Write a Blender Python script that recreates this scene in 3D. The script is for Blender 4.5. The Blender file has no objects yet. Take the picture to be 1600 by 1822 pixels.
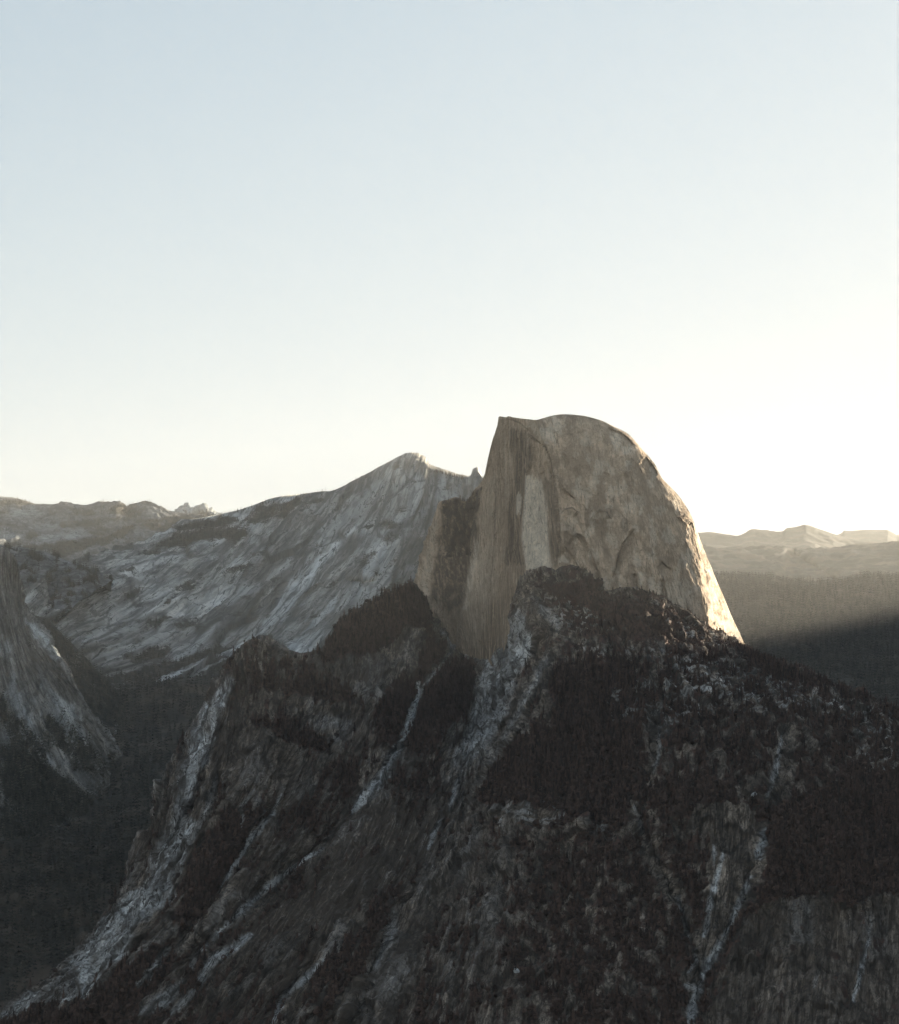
import bpy, math, time
import numpy as np
T0 = time.time()
R = math.radians
rng = np.random.default_rng(7)
scene = bpy.context.scene
COL = scene.collection

# ------------------------------------------------------------------ camera, sky, sun, exposure
F, CX, CY, HZ = 3440.0, 800.0, 911.0, 1160.0      # focal length, centre and eye-level row of a 1600 px wide frame
PITCH = math.atan((HZ - CY) / F)
cam_d = bpy.data.cameras.new('camera')
cam_d.sensor_fit = 'HORIZONTAL'; cam_d.sensor_width = 36.0
cam_d.lens = F / 1600.0 * 36.0
cam_d.clip_start = 1.0; cam_d.clip_end = 300000.0
cam = bpy.data.objects.new('camera', cam_d); COL.objects.link(cam)
cam.rotation_euler = (math.pi / 2 + PITCH, 0, 0)
scene.camera = cam

SUN_AZ, SUN_EL = R(48.0), R(7.0)                  # to the right of the view axis, just above the far ridges
world = bpy.data.worlds.new('World'); scene.world = world; world.use_nodes = True
nt = world.node_tree; nt.nodes.clear()
sky = nt.nodes.new('ShaderNodeTexSky'); sky.sky_type = 'NISHITA'; sky.sun_disc = False
sky.sun_elevation = SUN_EL; sky.sun_rotation = SUN_AZ
sky.altitude = 2200; sky.air_density = 1.0; sky.dust_density = 1.0; sky.ozone_density = 1.0
hsv = nt.nodes.new('ShaderNodeHueSaturation'); hsv.inputs['Saturation'].default_value = 0.8
nt.links.new(sky.outputs[0], hsv.inputs['Color'])
sep = nt.nodes.new('ShaderNodeSeparateColor'); com = nt.nodes.new('ShaderNodeCombineColor'); nt.links.new(hsv.outputs[0], sep.inputs[0])
for i, kk in enumerate((0.585, 0.60, 0.595)):                # the film's shoulder: 1 - exp(-k c), so the horizon stays just below white
    m1 = nt.nodes.new('ShaderNodeMath'); m1.operation = 'MULTIPLY'; m1.inputs[1].default_value = -kk
    m2 = nt.nodes.new('ShaderNodeMath'); m2.operation = 'POWER'; m2.inputs[0].default_value = math.e
    m3 = nt.nodes.new('ShaderNodeMath'); m3.operation = 'SUBTRACT'; m3.inputs[0].default_value = 1.0
    nt.links.new(sep.outputs[i], m1.inputs[0]); nt.links.new(m1.outputs[0], m2.inputs[1]); nt.links.new(m2.outputs[0], m3.inputs[1]); nt.links.new(m3.outputs[0], com.inputs[i])
bg = nt.nodes.new('ShaderNodeBackground'); bg.inputs['Strength'].default_value = 0.128
wo = nt.nodes.new('ShaderNodeOutputWorld')
nt.links.new(com.outputs[0], bg.inputs[0]); nt.links.new(bg.outputs[0], wo.inputs[0])

sun_d = bpy.data.lights.new('sun', 'SUN'); sun_d.energy = 2.9; sun_d.angle = R(0.8); sun_d.color = (1.0, 0.88, 0.68)
sun = bpy.data.objects.new('sun', sun_d); COL.objects.link(sun)
SUN_DIR = np.array([math.sin(SUN_AZ) * math.cos(SUN_EL), math.cos(SUN_AZ) * math.cos(SUN_EL), math.sin(SUN_EL)])
from mathutils import Vector
sun.rotation_euler = Vector(SUN_DIR).to_track_quat('Z', 'Y').to_euler()

vs = scene.view_settings
vs.view_transform = 'Standard'; vs.look = 'None'; vs.exposure = 2.75; vs.gamma = 1.0; vs.use_curve_mapping = False
scene.cycles.use_denoising = True; scene.render.filter_size = 1.1
scene.cycles.max_bounces = 3; scene.cycles.diffuse_bounces = 2; scene.cycles.volume_bounces = 0; scene.cycles.use_light_tree = False
scene.cycles.use_adaptive_sampling = True; scene.cycles.adaptive_threshold = 0.02
scene.cycles.sample_clamp_indirect = 4.0

# ------------------------------------------------------------------ helpers: survey rays, noise, shapes
cp, sp = math.cos(PITCH), math.sin(PITCH)
def P(u, v, d):
    """direction (u, v) as seen from the viewpoint and the distance d north of it -> world point"""
    u, v, d = np.broadcast_arrays(np.asarray(u, float), np.asarray(v, float), np.asarray(d, float))
    xc = (u - CX) / F; yc = (CY - v) / F
    dx = xc; dy = cp - sp * yc; dz = sp + cp * yc
    k = d / dy
    return np.stack([dx * k, dy * k, dz * k], -1)
def unproject(p):
    x, y, z = p[..., 0], p[..., 1], p[..., 2]
    f = y * cp + z * sp; up = -y * sp + z * cp
    return CX + F * x / f, CY - F * up / f

_PERM = rng.permutation(1024).astype(np.int32)
_PERM = np.concatenate([_PERM, _PERM])
_ang = rng.random(1024) * 2 * np.pi
_G = np.stack([np.cos(_ang), np.sin(_ang)], -1).astype(np.float32)
def pn(x, y, seed=0):
    x = np.asarray(x, np.float32) + np.float32(seed * 17.31); y = np.asarray(y, np.float32) + np.float32(seed * 9.77)
    xi = np.floor(x); yi = np.floor(y); fx = x - xi; fy = y - yi
    xi = xi.astype(np.int32) & 1023; yi = yi.astype(np.int32) & 1023
    xj = (xi + 1) & 1023; yj = (yi + 1) & 1023
    def g(a, b, dx, dy):
        v = _G[_PERM[_PERM[a] + b]]
        return v[..., 0] * dx + v[..., 1] * dy
    wx = fx * fx * fx * (fx * (fx * 6 - 15) + 10); wy = fy * fy * fy * (fy * (fy * 6 - 15) + 10)
    a = g(xi, yi, fx, fy); b = g(xj, yi, fx - 1, fy); c = g(xi, yj, fx, fy - 1); d = g(xj, yj, fx - 1, fy - 1)
    ab = a + wx * (b - a); cd = c + wx * (d - c)
    return (ab + wy * (cd - ab)) * 1.5
def fbm(x, y, o=4, seed=0, gain=0.5):
    r = 0; a = 1.0; f = 1.0
    for i in range(o):
        r = r + a * pn(x * f, y * f, seed + i * 3.1); a *= gain; f *= 2.03
    return r
def ridged(x, y, o=3, seed=0):
    r = 0; a = 1.0; f = 1.0
    for i in range(o):
        r = r + a * (1 - 2 * np.abs(pn(x * f, y * f, seed + i * 5.3))); a *= 0.5; f *= 2.1
    return r
_H = rng.random((5, 256, 256)).astype(np.float32)
def facets(x, y, seed=0):
    """joint-bounded blocks: (height of a tilted, offset block, distance to the joint, tone of the block)"""
    x = np.asarray(x, np.float32) + seed * 13.7; y = np.asarray(y, np.float32) + seed * 7.3
    xi = np.floor(x).astype(np.int32); yi = np.floor(y).astype(np.int32)
    f1 = np.full(x.shape, 1e9, np.float32); f2 = f1.copy(); hh = np.zeros(x.shape, np.float32); tone = hh.copy()
    for dx in (-1, 0, 1):
        for dy in (-1, 0, 1):
            cx, cy = (xi + dx) & 255, (yi + dy) & 255
            rx = x - (xi + dx + 0.1 + 0.8 * _H[0, cx, cy]); ry = y - (yi + dy + 0.1 + 0.8 * _H[1, cx, cy])
            d = rx * rx + ry * ry; m = d < f1
            f2 = np.where(m, f1, np.minimum(f2, d)); f1 = np.where(m, d, f1)
            hh = np.where(m, (_H[2, cx, cy] - 0.5) * 0.8 + rx * (_H[3, cx, cy] - 0.5) * 1.6 + ry * (_H[4, cx, cy] - 0.5) * 1.2, hh)
            tone = np.where(m, _H[4, cy, cx] - 0.5, tone)
    return hh, np.sqrt(f2) - np.sqrt(f1), tone
def sstep(a, b, x):
    t = np.clip((x - a) / (b - a), 0, 1); return t * t * (3 - 2 * t)

def poly_sd(u, v, pts):
    """signed distance to a closed outline, positive inside"""
    pts = np.asarray(pts, float); n = len(pts)
    best = np.full(u.shape, 1e9); ins = np.zeros(u.shape, bool)
    for i in range(n):
        ax, ay = pts[i]; bx, by = pts[(i + 1) % n]
        dx, dy = bx - ax, by - ay
        t = np.clip(((u - ax) * dx + (v - ay) * dy) / (dx * dx + dy * dy + 1e-9), 0, 1)
        best = np.minimum(best, (u - ax - t * dx) ** 2 + (v - ay - t * dy) ** 2)
        c = ((ay > v) != (by > v)) & (u < (bx - ax) * (v - ay) / (by - ay + 1e-12) + ax)
        ins ^= c
    s = np.sqrt(best); return np.where(ins, s, -s)
def line_d(u, v, pts, side=False):
    """distance to an open line (and which side, and how far along)"""
    pts = np.asarray(pts, float); best = np.full(u.shape, 1e9); sg = np.zeros(u.shape); al = np.zeros(u.shape)
    n = len(pts) - 1
    for i in range(n):
        ax, ay = pts[i][:2]; bx, by = pts[i + 1][:2]; dx, dy = bx - ax, by - ay
        t = np.clip(((u - ax) * dx + (v - ay) * dy) / (dx * dx + dy * dy + 1e-9), 0, 1)
        q = (u - ax - t * dx) ** 2 + (v - ay - t * dy) ** 2
        m = q < best
        best = np.where(m, q, best)
        sg = np.where(m, np.sign(dx * (v - ay) - dy * (u - ax)), sg); al = np.where(m, (i + t) / n, al)
    return np.sqrt(best), sg, al
def boxed(u, v, pts, mar):
    pts = np.asarray(pts, float)[:, :2]
    return (u > pts[:, 0].min() - mar) & (u < pts[:, 0].max() + mar) & (v > pts[:, 1].min() - mar) & (v < pts[:, 1].max() + mar)
def add_poly(mask, u, v, pts, val=1.0, soft=6.0):
    m = boxed(u, v, pts, soft * 3)
    if m.any():
        s = sstep(-soft, soft, poly_sd(u[m], v[m], pts)) * abs(val)
        if val > 0: mask[m] = np.maximum(mask[m], s)
        else: mask[m] = mask[m] * (1 - s)
def add_line(mask, u, v, pts, w, val=1.0):
    m = boxed(u, v, pts, w * 3)
    if m.any():
        d, _, al = line_d(u[m], v[m], pts)
        ww = w * (0.45 + 0.8 * np.sin(np.pi * np.clip(al, 0.02, 0.98)) ** 0.7)
        mask[m] = np.maximum(mask[m], val * (1 - sstep(0.35, 1.25, d / ww)))

def cr(a, t):
    """Catmull-Rom along axis 0 at positions t (index units)"""
    n = a.shape[0]; i = np.clip(np.floor(t).astype(int), 0, n - 2); f = (t - i)
    f = f.reshape((-1,) + (1,) * (a.ndim - 1))
    p1 = a[i]; p2 = a[i + 1]
    p0 = np.where((i > 0).reshape(f.shape), a[np.maximum(i - 1, 0)], 2 * p1 - p2)
    p3 = np.where((i < n - 2).reshape(f.shape), a[np.minimum(i + 2, n - 1)], 2 * p2 - p1)
    return 0.5 * ((2 * p1) + (-p0 + p2) * f + (2 * p0 - 5 * p1 + 4 * p2 - p3) * f ** 2 + (-p0 + 3 * p1 - 3 * p2 + p3) * f ** 3)
def even(n, keys, power=1.0):
    """n positions in index units, spaced evenly by the key lengths"""
    c = np.concatenate([[0], np.cumsum(np.asarray(keys, float) ** power)])
    return np.interp(np.linspace(0, c[-1], n), c, np.arange(len(c)))
def net(cols, nu, nv, back=((5, 90), (26, 420), (90, 1100))):
    """control net: columns of (u, v, d) from the crest down -> dense (u, v, d) grid, with the far side of the crest added"""
    a = np.asarray(cols, float)
    if back:
        b = [np.stack([a[:, 0, 0], a[:, 0, 1] + dv, a[:, 0, 2] + dd], -1) for dv, dd in back[::-1]]
        nb = len(b); a = np.concatenate([np.stack(b, 1), a], 1)
    else: nb = 0
    ku = np.linalg.norm(np.diff(a[:, nb:, :2], axis=0), axis=2).mean(1) + 2
    g = cr(a, even(nu, ku))
    kv = np.linalg.norm(np.diff(a[:, nb:, :2], axis=1), axis=2).mean(0) + 2
    tv = even(nv, kv)
    gf = cr(np.swapaxes(g, 0, 1), np.concatenate([np.linspace(0, nb, 3 * nb + 1)[:-1] if nb else [], nb + tv]))
    return np.swapaxes(gf, 0, 1), (3 * nb if nb else 0)

def normals(p):
    du = np.gradient(p, axis=0); dv = np.gradient(p, axis=1)
    n = np.cross(du, dv); n /= np.linalg.norm(n, axis=2, keepdims=True) + 1e-9
    s = np.sign((n * p).sum(2, keepdims=True)); s[s == 0] = 1
    return -n * s            # towards the viewpoint
def flow_coords(p):
    """metres across and along the fall lines"""
    ds = np.linalg.norm(np.diff(p, axis=0), axis=2); s = np.concatenate([[0], np.cumsum(np.median(ds, axis=1))])
    dt = np.linalg.norm(np.diff(p, axis=1), axis=2); dt = np.minimum(dt, np.median(dt) * 6)
    t = np.concatenate([np.zeros((p.shape[0], 1)), np.cumsum(dt, axis=1)], 1)
    t = t - t.mean(axis=1, keepdims=True)
    k = np.ones(41) / 41.0
    s2 = np.repeat(s[:, None], p.shape[1], 1)
    return s2, t

def grid_mesh(name, p, attrs, mat, label, cat, kind='structure'):
    nu, nv = p.shape[:2]
    idx = np.arange(nu * nv).reshape(nu, nv)
    q = np.stack([idx[:-1, :-1], idx[1:, :-1], idx[1:, 1:], idx[:-1, 1:]], -1).reshape(-1, 4)
    e1 = p[1, :] - p[0, :]
    # face the camera side
    c = p.reshape(-1, 3)[q[len(q) // 2]]; n = np.cross(c[1] - c[0], c[3] - c[0])
    if np.dot(n, c[0]) > 0: q = q[:, ::-1]
    me = bpy.data.meshes.new(name)
    me.vertices.add(nu * nv); me.vertices.foreach_set('co', p.reshape(-1).astype(np.float32))
    me.loops.add(len(q) * 4); me.loops.foreach_set('vertex_index', q.reshape(-1).astype(np.int32))
    me.polygons.add(len(q)); me.polygons.foreach_set('loop_start', np.arange(0, len(q) * 4, 4, dtype=np.int32))
    me.polygons.foreach_set('use_smooth', np.ones(len(q), bool))
    me.update(calc_edges=True)
    for k, a in attrs.items():
        if a.ndim == 3:
            at = me.attributes.new(k, 'FLOAT_VECTOR', 'POINT'); at.data.foreach_set('vector', a.reshape(-1).astype(np.float32))
        else:
            at = me.attributes.new(k, 'FLOAT', 'POINT'); at.data.foreach_set('value', a.reshape(-1).astype(np.float32))
    me.materials.append(mat)
    o = bpy.data.objects.new(name, me); COL.objects.link(o)
    o['label'] = label; o['category'] = cat
    if kind: o['kind'] = kind
    return o

# ------------------------------------------------------------------ materials
def rock_mat(name, light, dark, pale=(0.50, 0.49, 0.46), stain=(0.10, 0.085, 0.07), veg=(0.030, 0.029, 0.022),
             sx=14.0, sy=90.0, fine=5.0, bump=1.0, contrast=1.0, crack=0.7, grit=0.4, blotch=0.45, tonal=0.9):
    m = bpy.data.materials.new(name); m.use_nodes = True; t = m.node_tree; t.nodes.clear(); N = t.nodes.new; L = t.links.new
    out = N('ShaderNodeOutputMaterial'); b = N('ShaderNodeBsdfPrincipled'); L(b.outputs[0], out.inputs[0])
    b.inputs['Roughness'].default_value = 0.88; b.inputs['Specular IOR Level'].default_value = 0.2
    fl = N('ShaderNodeAttribute'); fl.attribute_name = 'flow'
    geo = N('ShaderNodeNewGeometry')
    def mapped(sc):
        mp = N('ShaderNodeMapping'); mp.inputs['Scale'].default_value = sc; L(fl.outputs['Vector'], mp.inputs['Vector']); return mp
    def noise(vec, scale, det=5, rough=0.6, dist=0.0):
        n = N('ShaderNodeTexNoise'); n.inputs['Scale'].default_value = scale; n.inputs['Detail'].default_value = det
        n.inputs['Roughness'].default_value = rough; n.inputs['Distortion'].default_value = dist; L(vec, n.inputs['Vector']); return n
    def ramp(fac, a, bb):
        r = N('ShaderNodeMapRange'); r.inputs['From Min'].default_value = a; r.inputs['From Max'].default_value = bb
        r.interpolation_type = 'SMOOTHSTEP'; L(fac, r.inputs['Value']); return r.outputs['Result']
    def mix(fac, a, bb):
        x = N('ShaderNodeMix'); x.data_type = 'RGBA'
        if isinstance(fac, float): x.inputs['Factor'].default_value = fac
        else: L(fac, x.inputs['Factor'])
        for s, c in ((6, a), (7, bb)):
            if isinstance(c, tuple): x.inputs[s].default_value = c + (1,)
            else: L(c, x.inputs[s])
        return x.outputs[2]
    def attr(k):
        a = N('ShaderNodeAttribute'); a.attribute_name = k; return a.outputs['Fac']
    def math_(op, a, bb):
        x = N('ShaderNodeMath'); x.operation = op; x.use_clamp = False
        for i, c in enumerate((a, bb)):
            if isinstance(c, float): x.inputs[i].default_value = c
            else: L(c, x.inputs[i])
        return x.outputs[0]
    streak = noise(mapped((1 / sx, 1 / sy, 1)).outputs[0], 1.0, 5, 0.68, 0.3)
    blot = noise(geo.outputs['Position'], 0.006, 3, 0.6)
    grain = noise(geo.outputs['Position'], 1 / fine, 3, 0.72)
    iso = noise(mapped((0.5 / sx, 0.32 / sx, 1)).outputs[0], 1.0, 5, 0.68, 0.7)
    lf = N('ShaderNodeMix'); lf.data_type = 'FLOAT'; L(attr('streak'), lf.inputs[0]); L(iso.outputs['Fac'], lf.inputs[2]); L(streak.outputs['Fac'], lf.inputs[3])
    tone = lf.outputs[0]
    sn = noise(mapped((1.6 / sx, 0.8 / sy, 1)).outputs[0], 1.0, 3, 0.6)
    l2 = N('ShaderNodeMix'); l2.data_type = 'FLOAT'; L(attr('streak'), l2.inputs[0]); L(iso.outputs['Fac'], l2.inputs[2]); L(sn.outputs['Fac'], l2.inputs[3]); tone2 = l2.outputs[0]
    c = mix(ramp(tone, 0.5 - 0.18 / contrast, 0.5 + 0.18 / contrast), dark, light)
    c = mix(math_('MULTIPLY', ramp(blot.outputs['Fac'], 0.42, 0.68), blotch), c, tuple(x * 0.62 for x in dark))
    c = mix(math_('MULTIPLY', attr('pale'), ramp(tone, 0.12, 0.45)), c, pale)
    ck = noise(mapped((0.55 / sx, 0.75 / sy, 1)).outputs[0], 1.0, 3, 0.55, 1.0)
    ck2 = noise(mapped((0.35 / sx, 2.4 / sy, 1)).outputs[0], 1.0, 3, 0.55, 0.8)
    def line(n, w):
        a_ = N('ShaderNodeMath'); a_.operation = 'ABSOLUTE'; L(math_('SUBTRACT', n.outputs['Fac'], 0.5), a_.inputs[0])
        return math_('SUBTRACT', 1.0, ramp(a_.outputs[0], w * 0.3, w))
    crk = math_('MAXIMUM', line(ck, 0.016), math_('MULTIPLY', line(ck2, 0.012), 0.7))
    c = mix(math_('MULTIPLY', crk, crack), c, tuple(x * 0.3 for x in dark))
    c = mix(math_('MULTIPLY', attr('joint'), crack * 0.8), c, tuple(x * 0.32 for x in dark))
    tn = attr('tone'); tm = math_('ADD', 1.0, math_('MULTIPLY', tn, tonal))
    vm = N('ShaderNodeVectorMath'); vm.operation = 'SCALE'; L(c, vm.inputs[0]); L(tm, vm.inputs['Scale']); c = vm.outputs[0]
    st = math_('MULTIPLY', attr('stain'), ramp(tone2, 0.3, 0.55))
    c = mix(st, c, stain)
    g2 = ramp(grain.outputs['Fac'], 0.3, 0.7)
    c = mix(math_('MULTIPLY', math_('SUBTRACT', 1.0, g2), grit), c, tuple(x * 0.45 for x in dark))
    vv = math_('ADD', attr('veg'), math_('MULTIPLY', math_('SUBTRACT', grain.outputs['Fac'], 0.5), 1.1))
    scrub = noise(geo.outputs['Position'], 1 / (fine * 4.5), 3, 0.6)
    vc = mix(ramp(scrub.outputs['Fac'], 0.45, 0.62), veg, (veg[0] * 2.0, veg[1] * 1.75, veg[2] * 1.7))
    c = mix(ramp(vv, 0.38, 0.62), c, vc)
    L(c, b.inputs['Base Color'])
    hgt = math_('ADD', math_('MULTIPLY', tone, 1.3), math_('MULTIPLY', grain.outputs['Fac'], 0.9))
    bp = N('ShaderNodeBump'); bp.inputs['Strength'].default_value = 0.75 * min(bump, 1.3); bp.inputs['Distance'].default_value = 5.0 * bump
    L(hgt, bp.inputs['Height']); L(bp.outputs[0], b.inputs['Normal'])
    return m
def plain_mat(name, a, bcol, scale=0.5, rough=0.95, vary=0.0):
    m = bpy.data.materials.new(name); m.use_nodes = True; t = m.node_tree; N = t.nodes.new; L = t.links.new
    b = t.nodes['Principled BSDF']; b.inputs['Roughness'].default_value = rough; b.inputs['Specular IOR Level'].default_value = 0.1
    geo = N('ShaderNodeNewGeometry'); n = N('ShaderNodeTexNoise'); n.inputs['Scale'].default_value = scale; n.inputs['Detail'].default_value = 4
    L(geo.outputs['Position'], n.inputs['Vector'])
    r = N('ShaderNodeValToRGB'); r.color_ramp.elements[0].position = 0.35; r.color_ramp.elements[1].position = 0.65
    r.color_ramp.elements[0].color = a + (1,); r.color_ramp.elements[1].color = bcol + (1,)
    L(n.outputs['Fac'], r.inputs['Fac'])
    if vary:
        oi = N('ShaderNodeObjectInfo'); mr = N('ShaderNodeMapRange'); mr.inputs['To Min'].default_value = 1 - vary; mr.inputs['To Max'].default_value = 1 + vary
        L(oi.outputs['Random'], mr.inputs['Value']); vm = N('ShaderNodeVectorMath'); vm.operation = 'SCALE'; L(r.outputs[0], vm.inputs[0]); L(mr.outputs[0], vm.inputs['Scale']); L(vm.outputs[0], b.inputs['Base Color'])
    else: L(r.outputs[0], b.inputs['Base Color'])
    return m
M_DOME = rock_mat('dome_granite', (0.68, 0.51, 0.36), (0.43, 0.315, 0.215), pale=(0.88, 0.76, 0.60), stain=(0.095, 0.066, 0.045), veg=(0.06, 0.045, 0.03), sx=7, sy=80, crack=0.6, contrast=1.0, grit=0.25, blotch=0.3)
M_SLOPE = rock_mat('slope_granite', (0.43, 0.345, 0.268), (0.09, 0.066, 0.048), pale=(0.80, 0.79, 0.76), stain=(0.085, 0.062, 0.046), veg=(0.060, 0.038, 0.029), sx=5, sy=40, fine=4.0, contrast=1.35, crack=1.0, grit=0.45, tonal=0.9)
M_SLAB = rock_mat('slab_granite', (0.49, 0.465, 0.42), (0.17, 0.16, 0.145), pale=(0.68, 0.675, 0.65), stain=(0.085, 0.085, 0.082), veg=(0.05, 0.046, 0.038), sx=26, sy=330, fine=16, bump=1.0, crack=0.9, contrast=1.3, grit=0.22, blotch=0.3)
M_CLIFF = rock_mat('cliff_granite', (0.38, 0.355, 0.32), (0.12, 0.108, 0.094), pale=(0.56, 0.57, 0.56), stain=(0.07, 0.065, 0.058), sx=8, sy=140, bump=1.0)
M_FAR = rock_mat('far_granite', (0.25, 0.25, 0.245), (0.10, 0.098, 0.093), pale=(0.38, 0.395, 0.40), veg=(0.045, 0.042, 0.033), sx=60, sy=90, fine=22)
M_HAZY = rock_mat('far_woodland', (0.13, 0.12, 0.10), (0.07, 0.064, 0.052), pale=(0.24, 0.23, 0.21), veg=(0.05, 0.046, 0.036), sx=90, sy=160, fine=40)
M_FOREST = rock_mat('forest_floor', (0.10, 0.088, 0.07), (0.055, 0.048, 0.038), veg=(0.055, 0.047, 0.036), sx=60, sy=120, fine=16)
M_NEEDLE = plain_mat('conifer_needles', (0.055, 0.033, 0.025), (0.092, 0.056, 0.042), 0.15, vary=0.6)
M_LEAF = plain_mat('oak_leaves', (0.062, 0.039, 0.030), (0.108, 0.069, 0.053), 0.12, vary=0.55)
M_BARK = plain_mat('bark', (0.05, 0.038, 0.03), (0.09, 0.07, 0.055), 2.0)
M_BOULDER = plain_mat('pale_boulder', (0.42, 0.42, 0.40), (0.58, 0.58, 0.56), 0.3)

def finish(name, g, nb, mat, label, cat, amp, wl, stretch, masks, seed, steps=(), edge=10.0, kind='structure', amp_mask=None, crest_k=0.25, blocks=(), iso=None):
    """relief + masks on a surveyed surface"""
    u, v, d = g[..., 0], g[..., 1], g[..., 2].copy()
    wu = u + 7 * fbm(u / 45, v / 45, 3, seed + 50); wv = v + 7 * fbm(u / 45, v / 45, 3, seed + 60)
    for pts, off, w, fade in steps:               # ledges, gullies and spur edges: (line, metres, width, reach)
        m = boxed(u, v, pts, max(fade, w) * 4.5)
        if not m.any(): continue
        dist, sg, al = line_d(wu[m] * 0.5 + u[m] * 0.5, wv[m] * 0.5 + v[m] * 0.5, pts)
        ends = sstep(0, 0.12, al) * (1 - sstep(0.88, 1, al))
        if fade == 0: d[m] += off * ends * np.exp(-(dist / w) ** 2)                  # groove (+) or rib (-)
        else: d[m] += off * ends * sstep(-w, w, dist * sg) * np.exp(-np.clip(dist * sg, 0, None) / fade) # step, deeper on the positive side
    p = P(u, v, d)
    s, t = flow_coords(p)
    n = normals(p)
    k = np.ones(g.shape[:2])
    cv = np.zeros(g.shape[:2])
    if nb:
        j = np.arange(g.shape[1]) - nb
        k *= (crest_k + (1 - crest_k) * sstep(0, edge, np.abs(j)))[None, :]
    if amp_mask is not None: k = k * amp_mask(u, v)
    h = amp * (0.9 * fbm(s / wl, t / (wl * stretch), 3, seed) + 0.5 * ridged(s / (wl * 0.35), t / (wl * 0.35 * stretch), 3, seed + 7)
               + 0.22 * fbm(s / (wl * 0.1), t / (wl * 0.1 * max(1, stretch * 0.7)), 3, seed + 11))
    if iso is not None:                                  # where the rock is massive the relief has no grain
        w_ = iso(u, v); h = h * w_ + (1 - w_) * amp * (0.7 * fbm(s / wl, t / wl, 4, seed + 21) + 0.12 * ridged(s / (wl * 0.3), t / (wl * 0.3), 3, seed + 22))
    hb = h / amp
    joint = np.zeros(k.shape); tone = np.zeros(k.shape)
    for bs, bt, ba, bw in blocks:                        # (block width, length, relief in metres, weight of its tone)
        ws = s + 0.35 * bs * fbm(s / bs, t / bt, 3, seed + 90); wt = t + 0.35 * bt * fbm(s / bs + 9, t / bt, 3, seed + 91)
        fh, fe, ft = facets(ws / bs, wt / bt, seed % 17)
        h = h + ba * fh; joint = np.maximum(joint, (1 - sstep(0.02, 0.14, fe)) * min(1.0, bw * 1.5)); tone = tone + bw * ft
    p = p + n * (h * k)[..., None]
    u2, v2 = unproject(p)
    wu = u2 + 6 * fbm(u / 26, v / 26, 5, seed + 51) + 6 * pn(u / 90, v / 90, seed + 53); wv = v2 + 6 * fbm(u / 26, v / 26, 5, seed + 61) + 6 * pn(u / 90, v / 90, seed + 63)
    at = {'streak': np.ones(k.shape), 'veg': np.zeros(k.shape), 'pale': np.zeros(k.shape), 'stain': np.zeros(k.shape), 'trees': np.zeros(k.shape)}
    at['h'] = hb; at['joint'] = joint; at['tone'] = tone
    masks(at, wu, wv, u2, v2, s, t)
    at.pop('h')
    at['flow'] = np.stack([s, t, np.zeros_like(s)], -1)
    trees = at.pop('trees')
    o = grid_mesh(name, p, at, mat, label, cat, kind)
    return dict(o=o, p=p, u=u2, v=v2, veg=at['veg'], trees=trees, nb=nb, n=n)

# ------------------------------------------------------------------ the dome
CORNER = [(744, 915), (762, 929), (775, 945), (797, 972), (845, 985), (880, 990), (971, 998), (1022, 993), (1200, 960)]
_cv = np.array([c[0] for c in CORNER], float); _cu = np.array([c[1] for c in CORNER], float)
_cd = np.array([952, 958, 963, 972, 985, 990, 998, 993, 960], float)      # the arris itself runs a little straighter than the foot of the summit slab
DOME_KEYS = [  # (foot, crest) of each column, left to right
    ((768, 1112), (741, 1062)), ((775, 1118), (737, 1042)), ((790, 1132), (743, 1015)), ((803, 1142), (750, 985)), ((815, 1155), (759, 958)),
    ((825, 1165), (769, 930)), ((833, 1172), (776, 908)), ((838, 1178), (782, 893)), ((842, 1183), (797, 889)), ((846, 1187), (812, 884)),
    ((850, 1190), (824, 890)), ((854, 1192), (835, 890)), ((857, 1194), (844, 876)), ((860, 1195), (857, 858)), ((864, 1195), (862, 848)),
    ((870, 1195), (868, 818)), ((876, 1195), (876, 785)), ((882, 1193), (884, 762)), ((888, 1190), (886, 752)), ((895, 1180), (889, 741)),
    ((903, 1150), (899, 742)), ((910, 1120), (906, 741)), ((925, 1090), (918, 743)), ((945, 1065), (935, 745)), ((970, 1050), (954, 747)), ((1000, 1050), (966, 744)),
    ((1025, 1060), (985, 739)), ((1050, 1075), (1007, 737)), ((1080, 1090), (1040, 740)), ((1110, 1100), (1070, 748)),
    ((1140, 1105), (1095, 760)), ((1165, 1110), (1115, 770)), ((1185, 1118), (1128, 782)), ((1200, 1122), (1145, 802)),
    ((1215, 1126), (1163, 822)), ((1228, 1130), (1178, 850)), ((1240, 1134), (1200, 873)), ((1252, 1138), (1216, 893)),
    ((1262, 1142), (1229, 915)), ((1272, 1146), (1241, 945)), ((1281, 1150), (1249, 968)), ((1289, 1153), (1262, 1000)),
    ((1297, 1156), (1275, 1032)), ((1304, 1158), (1288, 1062)), ((1311, 1160), (1302, 1096)), ((1318, 1162), (1315, 1124)), ((1326, 1164), (1327, 1150))]
DOME_SKY = [k[1] for k in DOME_KEYS[24:]]
def dome_band(v): return np.interp(v, [890, 927, 955, 985, 1020, 1052, 1070, 1092, 1125, 1150], [0, 3, 8, 12, 21, 30, 27, 40, 44, 20])
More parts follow.
